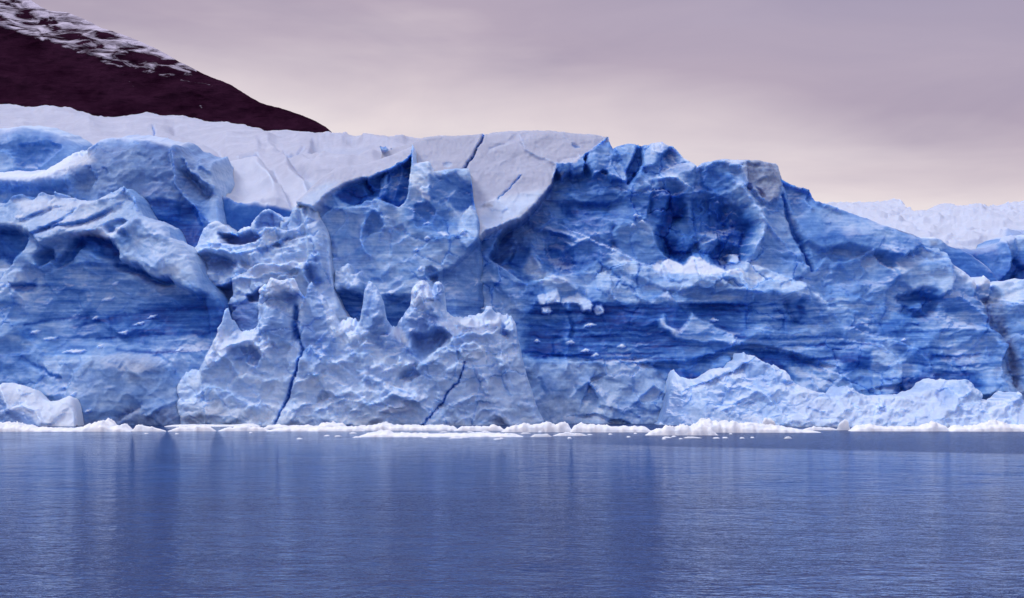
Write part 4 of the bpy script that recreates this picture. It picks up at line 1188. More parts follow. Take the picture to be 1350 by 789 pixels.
a.paint("Bl", [(75, 302), (96, 294), (118, 286), (136, 277), (140, 282), (128, 292), (100, 298), (86, 302)], 0.56, 3)
a.over([(42, 312), (62, 302), (78, 292), (86, 284)], 2.2, 8)
a.paint("Bl", [(44, 311), (62, 301), (82, 288), (84, 296), (74, 304), (56, 311)], 0.60, 3)
a.ridge([(130, 262), (148, 258), (157, 244)], 1.4, 4)
a.ledge([(155, 242), (163, 258), (172, 264), (180, 275)], -1.8, 8)
a.dome([(138, 297), (150, 290), (162, 288), (170, 293), (155, 305), (140, 307)], -2.0, 6)
a.paint("Bl", [(140, 297), (152, 290), (166, 290), (160, 302), (142, 307)], 0.42, 3)
a.paint("Sn", [(96, 312), (120, 304), (138, 300), (142, 308), (170, 297), (165, 306), (145, 315), (120, 309)], 0.72, 3)
a.ledge([(95, 312), (120, 303), (138, 301), (143, 309), (172, 296)], 1.4, 6)
# shoulder on the right
SHO = [(185, 285), (215, 296), (240, 322), (262, 352), (275, 385), (262, 392), (230, 372), (205, 368), (185, 350), (160, 345), (155, 325), (145, 312), (170, 300)]
a.add(SHO, 2.6, 4, gu=0.01, gv=0.03)
a.dome(SHO, 3.0, 30)
a.paint("Bl", SHO, 0.26, 6)
a.paint("St", SHO, 0.2, 6)
a.paint("Bl", [(165, 300), (180, 315), (182, 330), (165, 325), (158, 315)], 0.5, 6)
# dark recess below the brow
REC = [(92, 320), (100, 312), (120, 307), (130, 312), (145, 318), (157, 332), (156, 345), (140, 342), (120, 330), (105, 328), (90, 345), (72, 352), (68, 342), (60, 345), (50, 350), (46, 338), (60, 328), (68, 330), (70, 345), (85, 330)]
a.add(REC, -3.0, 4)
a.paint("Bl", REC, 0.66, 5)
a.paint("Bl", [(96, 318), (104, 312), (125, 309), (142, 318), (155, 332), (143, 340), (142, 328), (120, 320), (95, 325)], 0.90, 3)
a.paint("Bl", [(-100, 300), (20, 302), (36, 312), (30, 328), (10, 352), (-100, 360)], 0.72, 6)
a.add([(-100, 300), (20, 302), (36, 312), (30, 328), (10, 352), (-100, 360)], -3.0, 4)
a.paint("Bl", [(-100, 345), (0, 340), (10, 355), (14, 375), (0, 395), (-100, 395)], 0.22, 4)
a.jump([(12, 362), (20, 357), (30, 358), (31, 370), (22, 376), (14, 374)], 2.5, 1.6)
a.paint("Bl", [(12, 362), (20, 357), (30, 358), (31, 370), (22, 376), (14, 374)], 0.22, 2)
a.paint("Bl", [(14, 378), (30, 374), (42, 366), (40, 382), (20, 388)], 0.8, 4)
a.over([(12, 377), (32, 374), (44, 374)], 2.0, 8)
a.paint("Bl", [(20, 385), (34, 385), (36, 400), (28, 408), (20, 400)], 0.12, 4)
a.ridge([(22, 385), (30, 395), (30, 408)], 1.5, 5)
a.crack([(150, 348), (165, 354), (182, 358), (198, 368), (212, 371), (226, 371)], 2.6, 5, 0.88)
# smooth hollow face, tilted strata
HF = [(60, 350), (100, 345), (150, 350), (210, 375), (270, 395), (275, 460), (230, 470), (160, 462), (90, 470), (50, 450), (40, 400)]
a.paint("Fa", HF, 0.28, 10)
a.paint("Bl", HF, 0.46, 10)
a.paint("St", HF, 0.9, 12)
a.dome([(30, 350), (150, 345), (270, 390), (280, 460), (160, 470), (60, 470), (10, 420)], -3.5, 60)
a.paint("Bl", [(90, 420), (170, 408), (270, 388), (300, 400), (300, 440), (240, 445), (160, 448), (90, 445)], 0.62, 9)
a.paint("Bl", [(165, 412), (270, 392), (300, 402), (295, 440), (200, 438), (160, 430)], 0.74, 7)
for ln in ([(90, 430), (160, 414), (230, 408), (290, 405)], [(165, 428), (210, 425), (260, 420), (300, 418)], [(170, 436), (230, 432), (300, 430)], [(30, 428), (60, 420), (110, 416)], [(120, 446), (200, 440), (290, 438)], [(150, 462), (200, 465), (260, 462), (290, 456)]):
    a.paint("Bl", ln, 0.84, 2.4, line=True)
    a.ridge(ln, -0.25, 3)
for q in ((135, 393, 8), (177, 425, 8), (95, 463, 16), (158, 438, 6), (236, 461, 5), (127, 455, 4), (60, 445, 9), (42, 437, 5), (146, 372, 4), (195, 416, 6), (120, 418, 4), (104, 519, 5), (124, 541, 4)):
    p = [(q[0] - q[2], q[1] + 2), (q[0], q[1] - q[2] * .18), (q[0] + q[2], q[1] - 2), (q[0] + q[2] * .5, q[1] + 1.6)]
    a.add(p, 0.9, 1)
    a.paint("Sn", p, 0.74, 1)
    a.paint("Bl", p, 0.05, 1)
a.paint("Bl", [(22, 440), (36, 432), (45, 445), (30, 452)], 0.7, 5)
a.crack([(26, 474), (45, 482), (55, 486), (66, 494), (78, 499)], 0.8, 3.2, 0.72)
a.paint("Bl", [(-100, 450), (20, 450), (50, 475), (30, 490), (-100, 490)], 0.58, 9)
# rounded grey bulge low down
BU = [(85, 520), (100, 490), (125, 470), (160, 464), (200, 472), (225, 485), (240, 520), (245, 566), (80, 566)]
a.add(BU, 1.5, 5)
a.dome(BU, 4.0, 50)
a.paint("Bl", BU, 0.36, 8)
a.paint("Di", BU, 0.20, 10)
a.paint("St", BU, 0.2, 8)
a.paint("Fa", BU, 0.4, 8)
a.paint("Di", [(150, 485), (185, 476), (215, 480), (222, 488), (200, 492), (160, 490)], 0.38, 5)
a.paint("Di", [(95, 552), (150, 555), (175, 535), (190, 535), (200, 548), (240, 530), (280, 545), (300, 566), (95, 566)], 0.45, 5)
a.ridge([(160, 552), (175, 545), (190, 536)], -1.2, 4)
a.ridge([(202, 548), (222, 534), (245, 526)], 1.0, 3)
a.paint("Bl", [(225, 470), (270, 460), (290, 520), (245, 540)], 0.34, 8)
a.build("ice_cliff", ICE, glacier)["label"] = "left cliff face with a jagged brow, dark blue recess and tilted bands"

# --- crumbling pinnacles in front
a = Sheet([(196, 568), (212, 545), (226, 512), (240, 492), (256, 486), (266, 478), (272, 466), (279, 452), (286, 436), (292, 422), (296, 408.5), (299, 409), (301, 418), (306, 424), (311, 430), (317, 437),
           (326, 436.5), (334, 434), (338, 424), (340, 404), (341, 390), (342.5, 383), (345, 377), (351, 375), (356, 369), (363, 365), (374, 363.5), (384, 366), (390, 371), (394, 380), (397, 390),
           (400, 386), (404, 376), (408, 370), (412, 377), (418, 383), (424, 388), (428, 395), (431, 401), (436, 408), (441, 415), (446, 425), (450, 421), (457, 418), (466, 420), (472, 423),
           (475, 412), (478, 396), (480, 376), (484, 371), (490, 373), (498, 382), (505, 395), (508, 408), (509, 420), (514, 427), (519, 431), (525, 424), (532, 414), (539, 406), (540.5, 398),
           (541.5, 388), (543, 379), (549, 373), (555, 370), (562, 370), (566, 374), (569, 380), (571, 372), (576, 369), (582, 373), (585, 380), (586.5, 392), (587.5, 405), (588, 411), (590, 411),
           (600, 417), (612, 417), (622, 414), (634, 412), (640, 405), (647, 404.5), (654, 411), (664, 415), (673, 414), (680, 424), (682, 440), (686, 455), (689, 472), (696, 500), (706, 530), (722, 568)],
          196, 722, 293, lean=0.06, vfoot=566, du=1.1, dv=1.2, blue=0.20, snow=0.10, strata=0.3, facet=0.9, big=0.9, crumb=0.6, crest_jag=2.6, seed=33, round_w=5, round_d=2.6,
          plan=[(196, 9), (235, 4), (290, 0), (610, 0), (690, 8), (722, 10)])
LP = [(339, 384), (345, 376), (351, 374), (357, 366), (374, 361), (392, 368), (397, 380), (394, 386), (385, 388), (374, 386), (360, 392), (346, 390)]
a.jump(LP, 2.4, 1.6)
a.dome(LP, 2.0, 9)
a.paint("Cr", LP, 1.3, 2)
a.paint("Sn", LP, 0.65, 2)
a.paint("Bl", LP, 0.12, 2)
a.dome([(352, 406), (365, 402), (380, 410), (388, 428), (386, 455), (365, 460), (345, 440), (340, 428)], 2.5, 14)
a.paint("Bl", [(355, 410), (370, 402), (384, 420), (386, 450), (370, 455), (352, 445)], 0.40, 6)
a.paint("Bl", [(372, 392), (392, 388), (390, 402), (378, 404)], 0.62, 4)
a.over([(350, 394), (366, 391), (380, 390), (393, 386)], 1.5, 10, 3)
a.paint("Bl", [(340, 436), (345, 425), (352, 436), (345, 440)], 0.3, 3)
# left apron
a.ridge([(296, 408), (286, 440), (276, 465)], 2.4, 6)
a.ridge([(298, 460), (312, 452), (335, 450), (350, 462), (356, 478)], 2.4, 7)
a.ridge([(300, 470), (310, 485), (322, 500)], 1.6, 5)
a.ridge([(302, 468), (285, 480), (272, 486)], 1.6, 5)
a.dome([(318, 458), (335, 455), (345, 470), (340, 485), (325, 478)], -1.8, 8)
a.paint("Bl", [(308, 455), (322, 458), (345, 470), (340, 484), (315, 478), (303, 465)], 0.5, 6)
a.paint("Sn", [(285, 435), (300, 440), (310, 455), (298, 470), (275, 482), (268, 478)], 0.55, 5)
a.paint("Sn", [(330, 448), (350, 455), (358, 470), (350, 470), (335, 458)], 0.5, 4)
a.paint("Bl", [(240, 490), (300, 480), (400, 500), (470, 520), (560, 540), (560, 560), (240, 560)], 0.17, 12)
a.paint("Di", [(240, 535), (300, 530), (340, 545), (380, 550), (560, 558), (560, 566), (240, 566)], 0.26, 8)
a.paint("Di", [(270, 556), (262, 545), (285, 530), (300, 545)], 0.4, 4)
a.ridge([(345, 500), (355, 512), (350, 520)], -1.2, 6)
for p in ([(427, 513), (436, 523), (426, 530), (416, 530), (418, 520)],):
    a.dome(p, -1.2, 6)
    a.paint("Di", p, 0.2, 4)
a.paint("Bl", [(398, 380), (408, 368), (428, 392), (444, 420), (446, 455), (424, 470), (402, 455)], 0.42, 6)
a.paint("St", [(398, 380), (408, 368), (428, 392), (444, 420), (446, 455), (424, 470), (402, 455)], 0.7, 6)
a.paint("Cr", [(398, 380), (408, 368), (424, 390), (436, 430), (430, 455), (402, 450)], 0.15, 6)
a.paint("Cr", [(425, 390), (432, 400), (446, 424), (452, 450), (438, 445), (428, 412)], 1.3, 3)
a.paint("Bl", [(425, 390), (432, 400), (446, 424), (452, 450), (438, 445), (428, 412)], 0.08, 3)
# skirts of broken ice below the pinnacles
for pts, h_, L_ in (([(402, 470), (412, 458), (420, 466), (436, 470), (448, 480)], 1.6, 14), ([(455, 470), (470, 462), (488, 468), (500, 476)], 1.4, 10), ([(470, 505), (485, 496), (500, 500), (512, 508)], 1.6, 12),
                    ([(400, 500), (420, 492), (445, 500), (462, 512)], 1.4, 14), ([(500, 528), (520, 518), (545, 522), (560, 532)], 1.8, 12), ([(430, 535), (455, 524), (480, 530)], 1.4, 12),
                    ([(300, 505), (325, 492), (350, 500), (372, 498)], 1.4, 14), ([(250, 525), (275, 508), (300, 515), (330, 530)], 1.6, 14), ([(318, 540), (345, 530), (368, 538)], 1.2, 10),
                    ([(585, 490), (605, 478), (628, 486), (645, 484)], 1.4, 12), ([(600, 530), (625, 520), (645, 524)], 1.4, 10), ([(545, 500), (560, 492), (580, 498)], 1.2, 10), ([(620, 548), (640, 538), (660, 540)], 1.2, 8)):
    a.ledge(pts, h_, L_)
for p in ([(500, 445), (515, 438), (522, 455), (508, 462)], [(455, 440), (470, 432), (476, 448), (462, 456)], [(525, 470), (545, 478), (540, 490), (522, 486)], [(340, 452), (356, 446), (362, 460), (348, 468)],
          [(640, 424), (660, 420), (662, 432), (645, 436)], [(604, 424), (622, 420), (626, 432), (608, 436)], [(652, 470), (668, 466), (672, 484), (658, 488)], [(418, 462), (432, 456), (438, 470), (424, 476)],
          [(268, 470), (282, 462), (286, 478), (272, 484)], [(574, 430), (588, 424), (594, 438), (580, 442)], [(632, 494), (648, 492), (646, 520), (634, 518)]):
    a.dome(p, 1.8, 8)
    a.paint("Cr", p, 1.2, 3)
    a.paint("Bl", p, 0.1, 4)
# the long crack
a.crack([(394, 445), (399, 461), (396, 474), (391, 488), (386, 504), (379, 522), (371, 540), (362, 560)], 1.3, 1.9, 0.80)
a.crack([(387, 405), (388, 430), (392, 446)], 1.6, 4.5, 0.78)
a.ledge([(399, 465), (408, 455), (418, 460), (424, 472), (440, 474)], 1.8, 14)
a.paint("Bl", [(390, 430), (402, 450), (440, 445), (445, 470), (410, 478), (400, 462)], 0.42, 6)
a.paint("Bl", [(480, 392), (508, 405), (508, 425), (516, 432), (520, 470), (495, 455), (478, 425)], 0.42, 6)
a.dome([(480, 380), (500, 384), (510, 410), (512, 440), (480, 440), (476, 410)], 2.0, 12)
a.ridge([(492, 388), (488, 405), (486, 420)], -1.2, 5)
a.paint("Cr", [(440, 415), (475, 420), (470, 440), (445, 440)], 1.1, 4)
a.paint("Sn", [(447, 420), (468, 419), (470, 432), (452, 436)], 0.65, 3)
a.over([(472, 448), (482, 444), (492, 448)], 1.5, 5)
for q in ((483, 440, 8), (486, 453, 8), (462, 460, 8), (452, 478, 7), (495, 484, 8), (480, 495, 8), (512, 488, 8), (520, 540, 20), (470, 540, 6), (405, 532, 6), (540, 482, 7)):
    p = [(q[0] - q[2], q[1] + 2), (q[0] - q[2] * .3, q[1] - q[2] * .3), (q[0] + q[2] * .6, q[1] - q[2] * .3), (q[0] + q[2], q[1]), (q[0], q[1] + q[2] * .3)]
    a.add(p, 0.9, 1.6)
    a.paint("Sn", p, 0.65, 2)
# second pinnacle
PN = [(541, 400), (540, 385), (544, 375), (556, 369), (566, 374), (569, 382), (572, 370), (583, 372), (587, 384), (582, 405), (580, 420), (560, 412), (545, 410)]
a.dome(PN, 1.6, 10)
for p in ([(540, 384), (546, 376), (552, 384), (546, 394)], [(550, 374), (557, 369), (564, 376), (556, 384)], [(544, 394), (556, 388), (560, 400), (548, 405)], [(560, 382), (570, 382), (573, 396), (562, 398)], [(573, 373), (584, 374), (586, 390), (576, 398)], [(558, 400), (572, 400), (574, 410), (562, 412)]):
    a.dome(p, 1.5, 5)
a.paint("Cr", PN, 1.2, 3)
a.paint("Sn", [(541, 400), (540, 385), (544, 375), (556, 369), (566, 376), (575, 392), (572, 402), (555, 408), (545, 408)], 0.48, 4)
a.paint("Bl", [(541, 400), (540, 385), (544, 375), (556, 369), (566, 376), (575, 392), (572, 402), (555, 408), (545, 408)], 0.06, 4)
a.paint("Bl", [(572, 370), (583, 372), (587, 384), (582, 405), (576, 395)], 0.28, 2)
a.ridge([(569, 378), (571, 390), (570, 398)], -1.5, 2)
a.dome([(530, 420), (545, 408), (580, 412), (588, 430), (575, 460), (548, 470), (528, 450)], 2.2, 16)
a.paint("Bl", [(530, 425), (560, 410), (582, 420), (585, 440), (560, 470), (545, 468), (540, 445), (530, 440)], 0.48, 8)
a.paint("Bl", [(552, 418), (572, 412), (578, 425), (556, 435), (548, 440)], 0.62, 5)
a.paint("Bl", [(545, 440), (585, 432), (590, 445), (572, 462), (552, 472)], 0.60, 6)
a.plane([(545, 445), (585, 436), (590, 446), (570, 462), (552, 470)], -1.8, w=6)
a.paint("Sn", [(513, 432), (520, 430), (532, 440), (540, 455), (530, 455), (515, 440)], 0.6, 4)
a.paint("Bl", [(500, 440), (520, 445), (540, 458), (540, 475), (505, 470)], 0.36, 6)
# crumbled shoulder
a.paint("Cr", [(570, 420), (680, 412), (690, 470), (670, 500), (600, 480), (570, 460)], 1.0, 8)
a.paint("Sn", [(575, 425), (600, 420), (665, 418), (660, 430), (640, 442), (600, 440)], 0.6, 5)
a.ledge([(588, 455), (600, 445), (620, 438), (650, 440), (660, 430)], 2.2, 10)
a.ledge([(560, 475), (575, 462), (588, 448), (597, 444), (602, 462), (612, 452), (630, 452), (638, 460), (640, 472)], 2.4, 12)
a.ridge([(597, 446), (603, 460), (610, 475)], 1.6, 4)
a.dome([(606, 455), (625, 450), (638, 458), (640, 470), (620, 476), (608, 470)], 2.2, 8)
a.ridge([(634, 490), (642, 505), (643, 530)], 1.6, 6)
a.ledge([(640, 500), (648, 508), (655, 512)], 1.2, 8)
a.ridge([(662, 430), (660, 440), (668, 440)], -2.5, 5)
a.paint("Bl", [(662, 425), (670, 434), (668, 442), (660, 440)], 0.8, 3)
a.ledge([(652, 455), (662, 455), (664, 475), (672, 498)], 1.6, 8)
a.over([(525, 498), (535, 483), (548, 480), (555, 488)], 1.5, 8)
a.dome([(526, 500), (536, 486), (548, 486), (554, 495), (540, 504)], -2.0, 7)
a.paint("Bl", [(526, 500), (536, 486), (548, 486), (554, 495), (540, 504)], 0.48, 4)
a.ledge([(516, 508), (530, 512), (545, 518)], 1.4, 8)
a.paint("Sn", [(515, 536), (530, 529), (545, 535), (542, 543), (520, 543)], 0.6, 4)
a.crack([(612, 478), (610, 490), (604, 504), (597, 512), (590, 518), (585, 528), (577, 538), (568, 548), (556, 562)], 1.2, 1.5, 0.75)
a.ledge([(640, 552), (652, 545), (662, 548), (680, 558)], 1.2, 8)
a.paint("Di", [(650, 556), (658, 548), (668, 550), (672, 560), (652, 562)], 0.45, 3)
a.build("serac", ICE, glacier, back=(0.5, 1.2, 2.2, 3.5), back_slope=-0.5)["label"] = "row of crumbling pale pinnacles above a cracked ice apron"

# ------------------------------------------------------------------ rubble heap at the lower right
a = Sheet([(862, 566), (872, 556), (880, 530), (884, 505), (886, 492), (889, 487), (892, 490.5), (897, 497), (905, 499), (915, 500), (928, 498.5), (938, 492), (945, 488), (955, 486), (965, 484), (970, 478),
           (978, 473), (979.5, 462.5), (985, 467), (992, 469), (998, 470.5), (1008, 478), (1018, 481), (1028, 485), (1036, 489), (1042, 494), (1043, 500), (1050, 505), (1060, 510), (1072, 515),
           (1085, 518), (1100, 521.5), (1107, 519), (1111, 512), (1118, 509.5), (1124, 512), (1130, 516), (1140, 520), (1155, 523.5), (1172, 522.5), (1190, 522), (1205, 520), (1220, 516),
           (1230, 509), (1238, 503), (1244, 499), (1250, 500), (1254, 503), (1262, 501), (1270, 500), (1278, 502), (1283, 506), (1286, 512), (1293, 517), (1295, 525), (1304, 529), (1318, 529),
           (1328, 527), (1335, 523), (1343, 516), (1346, 520), (1352, 528), (1400, 530), (1560, 532)],
          862, 1900, 285, lean=0.16, vfoot=568, du=1.0, dv=0.9, blue=0.26, snow=0.10, strata=0.1, facet=0.6, big=1.2, crumb=0.9, crest_jag=1.0, seed=39, round_w=2.5, round_d=1.2,
          plan=[(862, 12), (884, 10), (930, 2), (1000, 0), (1200, -3), (1540, -6)])
a.paint('Sn', [(860, 480), (905, 480), (930, 500), (915, 566), (860, 566)], 0.1, 12)
a.paint('Bl', [(860, 500), (895, 505), (915, 520), (905, 566), (860, 566)], 0.44, 14)  # darker blue painted on to mute the sunlit left edge
a.paint('Di', [(860, 510), (895, 515), (910, 566), (860, 566)], 0.15, 10)
a.paint('Sn', [(1040, 515), (1110, 515), (1230, 520), (1300, 530), (1600, 535), (1600, 566), (1040, 566)], 0.34, 12)
a.ledge([(910, 512), (940, 500), (965, 490), (985, 478)], -1.6, 10)
a.ledge([(940, 548), (960, 532), (985, 520), (995, 514), (1010, 522), (1030, 545)], 2.0, 14)
a.paint("Bl", [(975, 476), (1000, 480), (1040, 498), (1035, 515), (1005, 510), (985, 500)], 0.36, 8)
a.paint("Bl", [(915, 515), (960, 505), (980, 515), (950, 535), (935, 550), (908, 545)], 0.34, 8)
a.paint("Di", [(908, 540), (950, 540), (1000, 552), (1000, 562), (905, 562)], 0.16, 6)
a.paint("Sn", [(1045, 530), (1080, 525), (1120, 545), (1200, 538), (1230, 530), (1232, 560), (1060, 555)], 0.45, 14)
a.paint("Sn", [(1150, 525), (1230, 515), (1245, 505), (1245, 550), (1160, 548)], 0.42, 12)
a.paint("Bl", [(1240, 515), (1280, 510), (1295, 530), (1330, 535), (1330, 555), (1245, 545)], 0.30, 8)
a.dome([(1238, 515), (1252, 512), (1258, 525), (1248, 535), (1238, 528)], -1.2, 6)
a.paint("Bl", [(1238, 515), (1252, 512), (1258, 525), (1248, 535), (1238, 528)], 0.42, 5)
a.dome([(1160, 536), (1172, 536), (1172, 548), (1162, 548)], -1.2, 4)
a.paint("Bl", [(1160, 538), (1170, 536), (1170, 548), (1162, 546)], 0.5, 3)
heap = a.build("ice_rubble_heap", ICE, None, back=(0.6, 1.5, 3, 5, 8, 12), back_slope=0.02)
tag(heap, "long pale heap of fallen ice rubble below the right hand cliff", "ice rubble")

# ------------------------------------------------------------------ white block at the lower left
a = Sheet([(-60, 566), (-30, 550), (-12, 530), (-4, 512), (0, 505), (5, 503), (12, 504.5), (20, 507), (30, 509), (36, 511), (44, 516), (48, 522), (53, 527), (60, 530), (70, 528.5), (80, 525), (87, 522),
           (92, 524), (95, 530), (96.5, 538), (97, 550), (98.5, 566)],
          -58, 98, 288, lean=0.10, vfoot=568, du=0.8, dv=0.8, blue=0.06, snow=0.55, strata=0.0, facet=0.5, big=0.4, crest_jag=0.5, seed=45, round_w=3, round_d=1.8)
a.ridge([(2, 508), (8, 525), (14, 540)], 1.4, 5)
a.paint("Bl", [(-60, 500), (2, 520), (14, 540), (40, 545), (60, 566), (-60, 566)], 0.46, 5)  # shade of the left part painted in: bluer, less snow, greyer
a.paint("Sn", [(-60, 500), (2, 520), (12, 540), (40, 548), (60, 566), (-60, 566)], 0.1, 5)
a.paint("Di", [(-60, 540), (14, 545), (50, 566), (-60, 566)], 0.22, 5)
a.ledge([(14, 538), (30, 534), (48, 540), (60, 560)], 1.2, 8)
blk = a.build("ice_block", ICE, None, back=(0.5, 1.2, 2.2, 3.5, 5), back_slope=-0.1)
tag(blk, "white saddle shaped ice block leaning on the cliff foot at the lower left", "ice block")

# ------------------------------------------------------------------ floes
def floe(top, base, name, label, group=None, depth=None, seed=0, cat="ice floe"):
    """top: (u, v) of the silhouette left to right; base: row where it meets the water in front"""
    Y = CAMH * F / (base - HOR)
    t = np.array(top, float)
    x = (t[:, 0] - CU) / F * Y
    h = np.maximum((base - t[:, 1]) / F * Y, 0.02)
    w = x[-1] - x[0]
    nx = int(np.clip(w / 0.22, 14, 320))
    depth = depth or float(np.clip(w * 0.35, 0.8, 9.0))
    ny = int(np.clip(depth / 0.22, 9, 36))
    xs = np.linspace(x[0], x[-1], nx)
    hs = np.interp(xs, x, h)
    s = (xs - x[0]) / w
    end = np.clip(np.minimum(s, 1 - s) * w / min(1.2, w * 0.25), 0, 1) ** 0.6
    th = np.linspace(0, 1, ny)[:, None]
    X = np.repeat(xs[None], ny, 0)
    dl = depth * (0.45 + 0.55 * end) * (0.8 + 0.35 * fbm(xs * 0.5, xs * 0 + seed, 3, 90))
    front = 0.5 * fbm(xs * 0.45, xs * 0 + seed + 3, 4, 91) * min(1.5, w * 0.12) + 0.35 * (1 - end)
    Yy = Y + front[None] + th * dl[None]
    prof = np.clip(np.sin(np.pi * np.clip(th, 0, 1)) ** 0.33, 0, 1)
    prof = np.where(th < 0.5, np.clip(th / 0.22, 0, 1) ** 0.45, np.clip((1 - th) / 0.4, 0, 1) ** 0.7)
    nz = 0.16 * (billow(X * 0.8, Yy * 0.8, 4, 92 + seed) - 0.2) + 0.26 * facets(X * 0.9, Yy * 0.9, 93 + seed, 1.5) + 0.14 * facets(X * 2.3, Yy * 2.3, 94 + seed, 1.5)
    Z = 0.9 * hs[None] * prof * (end[None] * 0.9 + 0.1) * (1 + np.where(hs > 0.5, 1, 0.4)[None] * nz * 0.9) - 0.12 * (1 - prof)
    Z[0] = -0.35
    Z[-1] = -0.35
    cx, cy = (x[0] + x[-1]) / 2, Y
    o = grid_mesh(name, X - cx, Yy - cy, Z, None, FLOE)
    o.location = (cx, cy, 0)
    tag(o, label, cat, group)
    return o


G1 = "ice floes strung along the glacier foot"
FL = [
    ([(-60, 566), (-40, 560), (-10, 558), (0, 558), (18, 558.5), (28, 561), (45, 564), (70, 565), (92, 565), (104, 563.5), (113, 559.5), (121, 558), (128, 556), (136, 553.5), (142, 558), (147, 562), (152, 561.5), (158, 560), (163, 563), (171, 567)], 569.5,
     "longest floe at the left edge, with a little pointed peak near its right end"),
    ([(172.5, 567), (174, 561.5), (178, 559.5), (188, 560.5), (196, 562.5), (206, 564.5), (218, 566.5)], 569.2, "small wedge shaped floe beside the little pointed peak"),
    ([(220, 567.5), (235, 563.5), (250, 562.5), (262, 561), (275, 562), (284, 566.5)], 569, "low humped floe in front of the dark foot of the left cliff"),
    ([(215, 561.3), (235, 560.2), (270, 560), (300, 560.5), (318, 559.5), (328, 559), (342, 561.3)], 562.8, "very thin floe lying close against the left cliff foot"),
    ([(286, 567), (298, 564), (312, 563), (320, 561), (332, 563), (345, 564), (356, 567)], 568.8, "flat rough floe left of the long crack's foot"),
    ([(345, 562.5), (352, 560.5), (366, 560), (380, 561.5), (400, 561), (418, 562), (422, 558.5), (428, 557.2), (436, 557), (446, 558.5), (455, 559), (458, 563)], 565.5, "floe with a squarish hump right of the long crack's foot"),
    ([(350, 567.5), (368, 564.5), (395, 563.5), (415, 564), (440, 563), (470, 562.5), (480, 566.5)], 569, "long flat floe in front of the squarish hump"),
    ([(462, 565), (475, 561.5), (494, 561), (498, 558.5), (505, 557.5), (512, 558.8), (518, 561), (540, 561), (560, 561.5), (580, 561), (600, 562), (604, 566)], 568, "long floe with a small round knob in the middle of the row"),
    ([(598, 566.5), (610, 562.5), (630, 562), (644, 562), (648, 559.5), (654, 561), (662, 564), (668, 567)], 568.2, "short floe with a pointed tip before the second crack"),
    ([(470, 575), (482, 572), (494, 570), (500, 568.8), (510, 569), (516, 571.5), (540, 572), (575, 572.5), (610, 572), (640, 571.5), (676, 572.5), (690, 575)], 576.5, "long thin front floe lying clear of the row, with a low hump at its left"),
    ([(660, 568.5), (668, 563.5), (682, 560.5), (694, 558), (700, 560), (705, 558.4), (722, 557.4), (740, 557.2), (750, 558.5), (753, 562), (756, 568)], 570, "smooth rounded white floe beneath the dark wedge of ice"),
    ([(752, 567), (756, 559.8), (766, 559), (778, 560), (786, 562), (790, 560), (800, 561.5), (812, 563), (822, 562.5), (835, 562), (850, 563), (862, 567)], 570.3, "lumpy white floe between the smooth floe and the largest floe"),
    ([(851, 573), (858, 569), (868, 566), (880, 562), (896, 561), (908, 561.5), (918, 562), (928, 561), (938, 563), (944, 569), (948, 573)], 574.3, "thick white floe lying forward of its neighbours, in front of the largest floe"),
    ([(905, 568), (918, 560), (924, 555.8), (931, 553.3), (938, 554), (944, 556.5), (952, 555), (966, 556), (980, 557.5), (1000, 559), (1015, 561), (1030, 562), (1045, 565), (1060, 567), (1084, 569)], 570.8,
     "largest bright white floe with a rounded hump at its left end"),
    ([(1003, 560), (1004.5, 553), (1008, 551), (1016, 551), (1021, 552.5), (1022.5, 556), (1026, 560)], 566, "mushroom shaped white lump standing behind the largest floe"),
    ([(1058, 565.5), (1072, 563.5), (1075, 560.5), (1078, 563.5), (1100, 564), (1106, 566)], 567.5, "thin floe with a tiny upright tooth below the rubble heap"),
    ([(1103, 566), (1106, 558), (1110, 557), (1114, 554.5), (1119, 555), (1120, 561), (1123, 566)], 567.5, "small blocky white lump below the rubble heap"),
    ([(1122, 567), (1135, 561.5), (1150, 560), (1163, 562), (1180, 563), (1195, 563), (1215, 562.5), (1224, 560.5), (1228, 557.5), (1233, 556), (1240, 558.5), (1250, 561.5), (1256, 567)], 569, "long low floe with a small cone near its right end"),
    ([(1254, 567.5), (1262, 561.5), (1280, 562.5), (1296, 561), (1306, 558), (1318, 555.5), (1328, 557.5), (1340, 560.5), (1356, 561), (1400, 562), (1440, 567)], 569.3, "broad pale floe with a gentle dome at the right edge"),
    ([(664, 575.2), (668, 572), (676, 572), (684, 575)], 576.3, "tiny flat floe left of three small flat ones"),
    ([(686, 571.4), (690, 570), (696, 570.2), (700, 571.5)], 572.3, "small low floe just behind the three small flat ones"),
    ([(699, 575), (704, 572.3), (715, 572.6), (722, 571.8), (728, 574.5)], 576.2, "second small flat floe counted from the left below the smooth floe"),
    ([(729, 573.4), (738, 571.2), (747, 570), (760, 571.4), (770, 571.2), (774, 573)], 574.8, "third small flat floe, nearest the thick forward floe"),
    ([(1034, 577.5), (1037, 575.8), (1040, 575.2), (1043, 576.5), (1045, 577.6)], 578.4, "tiny lone white floe far in front of the largest floe"),
    ([(901, 577), (906, 575.8), (916, 576.2), (926, 577)], 578, "sliver of ice just in front of the thick forward floe"),
]
for k, (top, base, lab) in enumerate(FL):
    floe(top, base, "ice_floe", lab, G1, seed=k)
